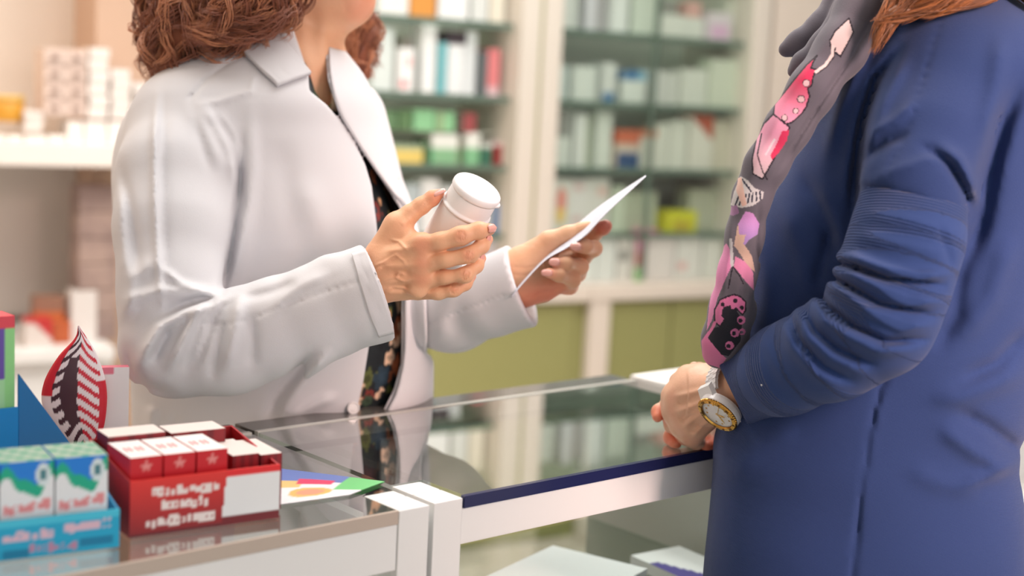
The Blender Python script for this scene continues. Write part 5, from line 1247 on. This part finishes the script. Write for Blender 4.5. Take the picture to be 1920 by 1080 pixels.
for x, y, r_ in ((1512, 156, 6), (1502, 186, 6), (1492, 208, 4.5), (1471, 221, 5)):
    m = (np.hypot(u-x, v-y) < r_+1.5) & (V[:, 1] < 1.43); C[m] = INK; m = (np.hypot(u-x, v-y) < r_) & (V[:, 1] < 1.43); C[m] = np.array(srgb(226, 190, 196))
fill([(1450, 214), (1470, 230), (1480, 238), (1476, 254), (1460, 280), (1450, 300), (1440, 318), (1430, 336), (1412, 326), (1410, 300), (1418, 260), (1432, 232)], PNK, INK, (srgb(222, 200, 206), 250, 330))
fill([(1466, 246), (1480, 244), (1476, 262), (1462, 284), (1448, 300), (1444, 292), (1456, 270)], HOT)
line([(1428, 250), (1420, 290), (1430, 322), (1438, 336)], INK, 1.2); line([(1436, 290), (1452, 262)], srgb(226, 210, 220), 2)
fill([(1388, 330), (1402, 338), (1414, 352), (1432, 360), (1430, 372), (1412, 386), (1390, 390), (1370, 384), (1376, 360)], srgb(206, 204, 206))
for i in range(7): line([(1378+i*8, 386-i*2), (1386+i*6.5, 366-i*1.0)], srgb(54, 54, 72), 1.6)
for i in range(4): line([(1392+i*4, 336+i*5), (1396+i*4, 344+i*5)], srgb(54, 54, 72), 1.3)
fill([(1384, 334), (1390, 332), (1400, 384), (1392, 388), (1380, 356)], srgb(226, 190, 178))
fill([(1366, 388), (1382, 384), (1386, 400), (1376, 404), (1364, 402)], srgb(160, 120, 160)); fill([(1398, 396), (1412, 400), (1424, 420), (1420, 440), (1404, 450), (1390, 470), (1376, 460), (1384, 420)], srgb(210, 150, 210), None, (srgb(170, 140, 200), 400, 450))
fill([(1384, 420), (1376, 460), (1388, 476), (1402, 500), (1416, 510), (1410, 480), (1394, 456), (1398, 440), (1386, 440)], srgb(206, 176, 160))
fill([(1350, 470), (1362, 456), (1370, 470), (1372, 498), (1360, 524), (1345, 560), (1335, 600), (1325, 620), (1330, 570), (1342, 510)], srgb(220, 140, 186)); fill([(1378, 480), (1396, 490), (1412, 510), (1414, 545), (1400, 530), (1386, 512), (1376, 500)], srgb(222, 140, 180))
line([(1370, 450), (1372, 480), (1373, 498)], srgb(196, 196, 200), 3); line([(1366, 540), (1371, 512), (1374, 500)], INK, 1.2); line([(1376, 502), (1386, 516), (1394, 532)], INK, 1.2)
P2 = srgb(216, 122, 168)
fill([(1350, 562), (1364, 556), (1376, 552), (1388, 556), (1398, 566), (1398, 582), (1392, 590), (1380, 578), (1366, 590), (1350, 612), (1340, 604), (1340, 580)], P2, INK)
fill([(1366, 580), (1380, 580), (1392, 600), (1388, 640), (1366, 668), (1340, 662), (1326, 640), (1334, 616), (1350, 612)], srgb(36, 38, 48)); fill([(1356, 576), (1370, 572), (1372, 582), (1358, 598), (1352, 592)], srgb(40, 40, 50))
for x, y in ((1355, 571), (1379, 564), (1391, 577)): m = np.hypot(u-x, v-y) < 4; C[m] = np.array(INK)
for x, y, r_ in ((1390, 600, 8), (1378, 624, 8), (1368, 648, 8), (1392, 622, 6)): m = (np.hypot(u-x, v-y) < r_) & ~((np.hypot(u-x+2, v-y-1) < r_*.5)); C[m & (V[:, 1] < 1.43)] = np.array(P2)
fill([(1315, 640), (1326, 632), (1338, 648), (1352, 664), (1362, 672), (1350, 690), (1318, 680)], P2); line([(1318, 640), (1334, 618), (1340, 606)], P2, 3)
C = np.clip(C, 0, 1)
mesh('scarf', V, F, mat('printed cotton voile', (.5, .5, .5), .85, vcol=True, sheen=.2, spec=.2, bump=[('noise', 1100, .3, (0, 0, 0))]), cu_, smooth=True, world=True, cols=C)

# ---- folded hands
f = Field((.09, 1.38, .93), (.28, 1.62, 1.09), .0011)
f.chain([(1420, 712, 1.385, 44), (1372, 732, 1.425, 44), (1338, 746, 1.455, 43)], k=0, kj=.01)
f.chain([(1338, 744, 1.455, 44), (1308, 742, 1.470, 46), (1284, 752, 1.482, 42)], k=.02, kj=.01); f.chain([(1325, 770, 1.457, 30), (1300, 792, 1.468, 30)], k=.02)
for L_ in ([(1292, 728, 1.484, 26), (1262, 742, 1.496, 19), (1252, 766, 1.512, 15), (1268, 790, 1.532, 13)], [(1290, 752, 1.478, 24), (1262, 772, 1.490, 18), (1262, 796, 1.508, 15), (1280, 812, 1.526, 12)],
           [(1298, 775, 1.470, 24), (1277, 800, 1.482, 18), (1284, 818, 1.500, 14), (1298, 826, 1.520, 12)], [(1312, 792, 1.464, 22), (1298, 818, 1.474, 17), (1306, 828, 1.492, 13), (1318, 828, 1.512, 11)]): f.chain(L_, k=.009, kj=.008)
f.chain([(1322, 712, 1.478, 26), (1290, 704, 1.50, 18), (1270, 712, 1.517, 14)], k=.02)
H3 = (1.3, 1.50)
for L_ in ([(1262, 744), (1290, 738), (1320, 730)], [(1264, 774), (1292, 764), (1322, 752)], [(1280, 802), (1300, 786), (1326, 770)], [(1300, 818), (1316, 798), (1334, 786)]): f.fold(L_, 4.5, .0018, H3)
for L_ in ([(1270, 760), (1298, 750)], [(1274, 790), (1298, 774)], [(1292, 812), (1312, 792)]): f.fold(L_, 6, -.0024, H3)
for x, y in ((1262, 744), (1262, 774), (1278, 802), (1299, 820)): f.ell(P(x, y, 1.478+(820-y)*.00018), (.0082, .007, .0082), k=.007)
f.fold([(1310, 768), (1298, 776), (1290, 790)], 2.5, .0012, H3); f.fold([(1320, 780), (1308, 792), (1300, 804)], 2.5, .0012, H3)
Vn, Fn = f.net(); Vn = relax(Vn, Fn, 2, .5)
f = Field((.07, 1.46, .945), (.28, 1.66, 1.10), .0012)
f.chain([(1372, 738, 1.565, 38), (1330, 750, 1.55, 40), (1296, 764, 1.54, 38)], k=0, kj=.01)
for L_ in ([(1292, 748, 1.540, 20), (1254, 758, 1.528, 14), (1236, 772, 1.510, 12.5), (1233, 782, 1.500, 10)], [(1292, 775, 1.540, 20), (1266, 800, 1.534, 15), (1260, 820, 1.518, 14), (1266, 832, 1.504, 12)],
           [(1310, 782, 1.540, 20), (1312, 812, 1.530, 15), (1318, 832, 1.514, 12.5), (1324, 836, 1.500, 11.5)], [(1320, 782, 1.540, 18), (1336, 812, 1.525, 13), (1334, 834, 1.505, 11)], [(1330, 722, 1.55, 22), (1312, 696, 1.535, 14), (1302, 690, 1.522, 12)]): f.chain(L_, k=.004, kj=.008)
f.D = np.maximum(f.D, (.9512-f.ax[2])[None, None, :])
Vf, Ff = f.net()
# head, neck, hidden torso and legs
f = Field((.25, 1.25, 1.30), (.60, 1.68, 1.82), .0035)
hc = P(1705, -245, 1.46)
f.ell(hc+np.array([.01, 0, .012]), (.088, .074, .096), k=.01)
f.chain([(1740, -150, 1.46, 90), (1700, -110, 1.46, 86), (1640, -80, 1.46, 54), (1612, -78, 1.46, 32)], k=.02, kj=.02)
f.chain([(1640, -170, 1.46, 62), (1622, -125, 1.46, 44)], k=.02)
f.chain([(1580, -168, 1.46, 9), (1560, -142, 1.46, 13), (1574, -136, 1.46, 11)], k=.008, kj=.006); f.chain([(1590, -205, 1.46, 8), (1562, -146, 1.46, 11)], k=.01)
f.chain([(1588, -112, 1.445, 8), (1582, -114, 1.46, 11), (1588, -112, 1.475, 8)], k=.006, kj=.004); f.chain([(1590, -100, 1.447, 8), (1585, -100, 1.46, 12), (1590, -100, 1.473, 8)], k=.006, kj=.004)
for yy in (1.433, 1.487): f.ell(P(1602, -195, yy), (.014, .016, .011), k=.006, op='cut'); f.ell(P(1610, -195, yy), (.0125,)*3, k=.002)
f.ell(P(1730, -180, 1.385), (.014, .007, .028), k=.004); f.ell(P(1730, -180, 1.535), (.014, .007, .028), k=.004)
f.chain([(1745, -130, 1.47, 70), (1740, -40, 1.475, 72), (1745, 40, 1.47, 90)], k=.025, kj=.02)
Vh, Fh = f.net()
f = Field((.16, 1.12, 0.0), (.60, 1.70, 1.36), .010)
f.loft([(a, b+46, c-46, d, e-.032) for a, b, c, d, e in BODY[2:]], k=0, n=2.1)
f.chain([(1765, 130, 1.385, 66), (1738, 260, 1.325, 66), (1700, 450, 1.28, 64), (1650, 590, 1.28, 60)], k=.03); f.chain([(1650, 590, 1.28, 60), (1475, 690, 1.335, 50), (1372, 732, 1.435, 42)], k=.02)
f.chain([(1620, 120, 1.55, 60), (1550, 500, 1.575, 56), (1500, 650, 1.58, 50), (1385, 735, 1.565, 38)], k=.03)
for sx in (-.07, .08):
    f.chainw([(np.array([.35+sx, 1.40+sx*.9, .62]), .078), (np.array([.36+sx, 1.40+sx*.9, .42]), .058), (np.array([.37+sx, 1.41+sx*.9, .08]), .042)], k=.02)
    f.chainw([(np.array([.37+sx, 1.41+sx*.9, .04]), .035), (np.array([.23+sx, 1.43+sx*.9, .03]), .028)], k=.02)
Vl, Fl = f.net()
V, F = join([(Vh, Fh), (Vn, Fn), (Vf, Ff), (Vl, Fl)])
OR = srgb(232, 106, 72)
tips = [(P(x, y, Y), r_, OR, .8) for x, y, Y, r_ in ((1234, 780, 1.503, .016), (1264, 828, 1.508, .02), (1324, 838, 1.502, .018), (1334, 836, 1.505, .014))]
tips += [(P(x, y, 1.465), .012, srgb(226, 160, 136), .4) for x, y in ((1262, 744), (1262, 774), (1278, 802), (1299, 820))]
mesh('body', V, F, SKIN, cu_, smooth=True, world=True, cols=skin_col(V, srgb(228, 182, 152), srgb(212, 154, 124), tips))

# ---- wristwatch
a_ = P(1330, 750, 1.456)-P(1470, 692, 1.340); a_ /= np.linalg.norm(a_); CR = P(1382, 727, 1.414)
vw = -ray(1350, 750); vw /= np.linalg.norm(vw); e2 = vw-a_*(vw@a_); e2 /= np.linalg.norm(e2); e1 = np.cross(a_, e2); e1 = e1 if e1[2] > 0 else -e1
phi = math.radians(-27); nrm = e2*math.cos(phi)+e1*math.sin(phi); tan_ = np.cross(nrm, a_); rw = .0322
wt = empty('wristwatch', tuple(CR), label='white wristwatch with gold bezel on the wrist of the woman in navy', cat='watch')
bpy.context.view_layer.update()
mx = Matrix((Vector(np.cross(nrm, tan_)), Vector(tan_), Vector(nrm))).transposed().to_4x4()      # x along the arm, y round the wrist, z out
if mx.determinant() < 0: mx = Matrix((-Vector(np.cross(nrm, tan_)), Vector(tan_), Vector(nrm))).transposed().to_4x4()
mx.translation = Vector(CR+nrm*rw); mx = mx @ Matrix.Scale(1.12, 4)
def wpart(b, name, m, par=wt, smooth=False): return at_world(b.build(name, m, par, smooth), par)
CER = mat('white ceramic', srgb(240, 238, 238), .22, coat=.5); GOLD = mat('gold metal', srgb(214, 164, 80), .22, metal=1); DIAL = mat('silver white dial', srgb(222, 224, 220), .35)
b = MB(); b.lathe([(.0170, -.004), (.0196, -.003), (.0202, 0), (.0198, .004), (.0185, .0055)], 56, 0, mx)
for sy in (-1, 1):       # lugs
    b.add([tuple(mx @ Vector((x, sy*y, z))) for (x, y, z) in ((-.011, .014, -.003), (.011, .014, -.003), (.011, .014, .003), (-.011, .014, .003), (-.0095, .0255, -.009), (.0095, .0255, -.009), (.0095, .0255, -.004), (-.0095, .0255, -.004))],
          [(0, 3, 2, 1), (4, 5, 6, 7), (0, 1, 5, 4), (1, 2, 6, 5), (2, 3, 7, 6), (3, 0, 4, 7)])
case = wpart(b, 'case', CER)
b = MB(); pr_ = [(.0152, .0062), (.0160, .0078), (.0186, .0074), (.0198, .0062), (.0196, .0052), (.0184, .0050)]; seg = 96; VV = []
for r_, z in pr_:
    for i in range(seg):
        an = 2*math.pi*i/seg; rr = r_+(.0005 if (i % 2 and r_ > .018) else 0); VV.append(tuple(mx @ Vector((rr*math.cos(an), rr*math.sin(an), z))))
FF = [(j*seg+i, j*seg+(i+1) % seg, (j+1)*seg+(i+1) % seg, (j+1)*seg+i) for j in range(len(pr_)-1) for i in range(seg)]; b.add(VV, FF)
bez_ = wpart(b, 'bezel', GOLD)
b = MB()
for i in range(12):
    an = 2*math.pi*i/12; c_, s_ = math.cos(an), math.sin(an); w1 = .0009 if i % 3 else .0016
    b.add([tuple(mx @ Vector((c_*r_-s_*t_, s_*r_+c_*t_, .0081-(r_-.016)*.16))) for r_ in (.0164, .0184) for t_ in (-w1, w1)], [(0, 1, 3, 2)])
wpart(b, 'bezel_mark', mat('bronze marks', srgb(120, 84, 30), .4, metal=.6), bez_) 
b = MB(); b.lathe([(.0001, .0046), (.0153, .0046), (.0153, .0050), (.0001, .0050)], 48, 0, mx); dial = wpart(b, 'dial', DIAL)
b = MB()
for i in range(12):
    an = 2*math.pi*i/12
    if i in (0, 3): continue
    m2 = mx @ Matrix.Translation((.0118*math.cos(an), .0118*math.sin(an), .0051)); b.lathe([(.0012, 0), (.0013, .0003), (.0009, .0005)], 14, 0, m2)
wpart(b, 'hour_mark', GOLD, dial)
for nm, an, ln, wd in (('hour_hand', 2.3, .0075, .0007), ('minute_hand', 1.35, .0112, .0005), ('second_hand', -2.6, .0120, .0002)):
    b = MB(); c_, s_ = math.cos(an), math.sin(an); b.add([tuple(mx @ Vector((c_*x-s_*y, s_*x+c_*y, z))) for z in (.0056, .0059) for (x, y) in ((-.002, -wd), (ln*.7, -wd*1.6), (ln, 0), (ln*.7, wd*1.6), (-.002, wd))], [(0, 1, 2, 3, 4), (9, 8, 7, 6, 5)]+[(i, (i+1) % 5, (i+1) % 5+5, i+5) for i in range(5)]); wpart(b, nm, GOLD, dial)
b = MB(); b.lathe([(.0001, .0070), (.0120, .0069), (.0150, .0062), (.0150, .0059), (.0120, .0066), (.0001, .0067)], 48, 0, mx); wpart(b, 'crystal', glass('watch crystal', (.97, .98, .98), .04), wt, True)
b = MB(); n_ = 28
for i in range(n_):
    th = phi+math.radians(42)+(2*math.pi-math.radians(84))*(i+.5)/n_
    er = e2*math.cos(th)+e1*math.sin(th); et = -e2*math.sin(th)+e1*math.cos(th); hl = rw*(2*math.pi-math.radians(84))/n_/2*.985; rr = rw-.0025
    for (x0, x1, k) in ((-.0092, -.0036, 0), (-.0034, .0034, .5), (.0036, .0092, 0)):
        sh = k*hl; bm = bmesh.new(); bmesh.ops.create_cube(bm, size=1)
        for v_ in bm.verts:
            p = CR+er*(rr+v_.co.z*.0030)+et*(v_.co.y*2*hl+sh)+a_*((x0+x1)/2+v_.co.x*(x1-x0)); v_.co = Vector(p)
        bmesh.ops.bevel(bm, geom=bm.edges, offset=.0005, segments=2, affect='EDGES'); bm.verts.index_update(); b.add([v_.co[:] for v_ in bm.verts], [[v_.index for v_ in ff.verts] for ff in bm.faces]); bm.free()
wpart(b, 'bracelet', CER)

# ---- hair of the customer
BR1 = mat('brown hair', srgb(124, 76, 44), .4, spec=.5); BR2 = mat('golden brown hair', srgb(170, 106, 60), .4, spec=.5)
locks = [[(1700, -330, 1.46, 70), (1760, -280, 1.40, 70), (1760, -160, 1.37, 60), (1730, -60, 1.35, 46), (1690, 0, 1.335, 26), (1660, 45, 1.325, 12), (1640, 90, 1.32, 4)],
         [(1700, -330, 1.46, 70), (1780, -240, 1.38, 60), (1790, -120, 1.35, 60), (1760, -30, 1.33, 40), (1700, 15, 1.325, 18), (1650, 40, 1.32, 5)],
         [(1720, -340, 1.46, 70), (1820, -260, 1.42, 66), (1850, -120, 1.38, 60), (1860, -40, 1.345, 34), (1800, 4, 1.325, 10), (1735, 26, 1.325, 4)],
         [(1720, -340, 1.46, 70), (1840, -260, 1.44, 66), (1900, -120, 1.42, 56), (1930, -40, 1.38, 30), (1960, 10, 1.35, 12)],
         [(1700, -340, 1.50, 70), (1800, -260, 1.54, 66), (1850, -120, 1.54, 56), (1860, -20, 1.52, 40)], [(1640, -320, 1.46, 40), (1700, -345, 1.46, 60), (1780, -320, 1.46, 70), (1830, -220, 1.46, 70)]]
hair('hair', locks, cu_, (BR1, BR2), None, core=.30, strands=700, rad=.00042, curl=(.005, 50), seed=9, clump=5)
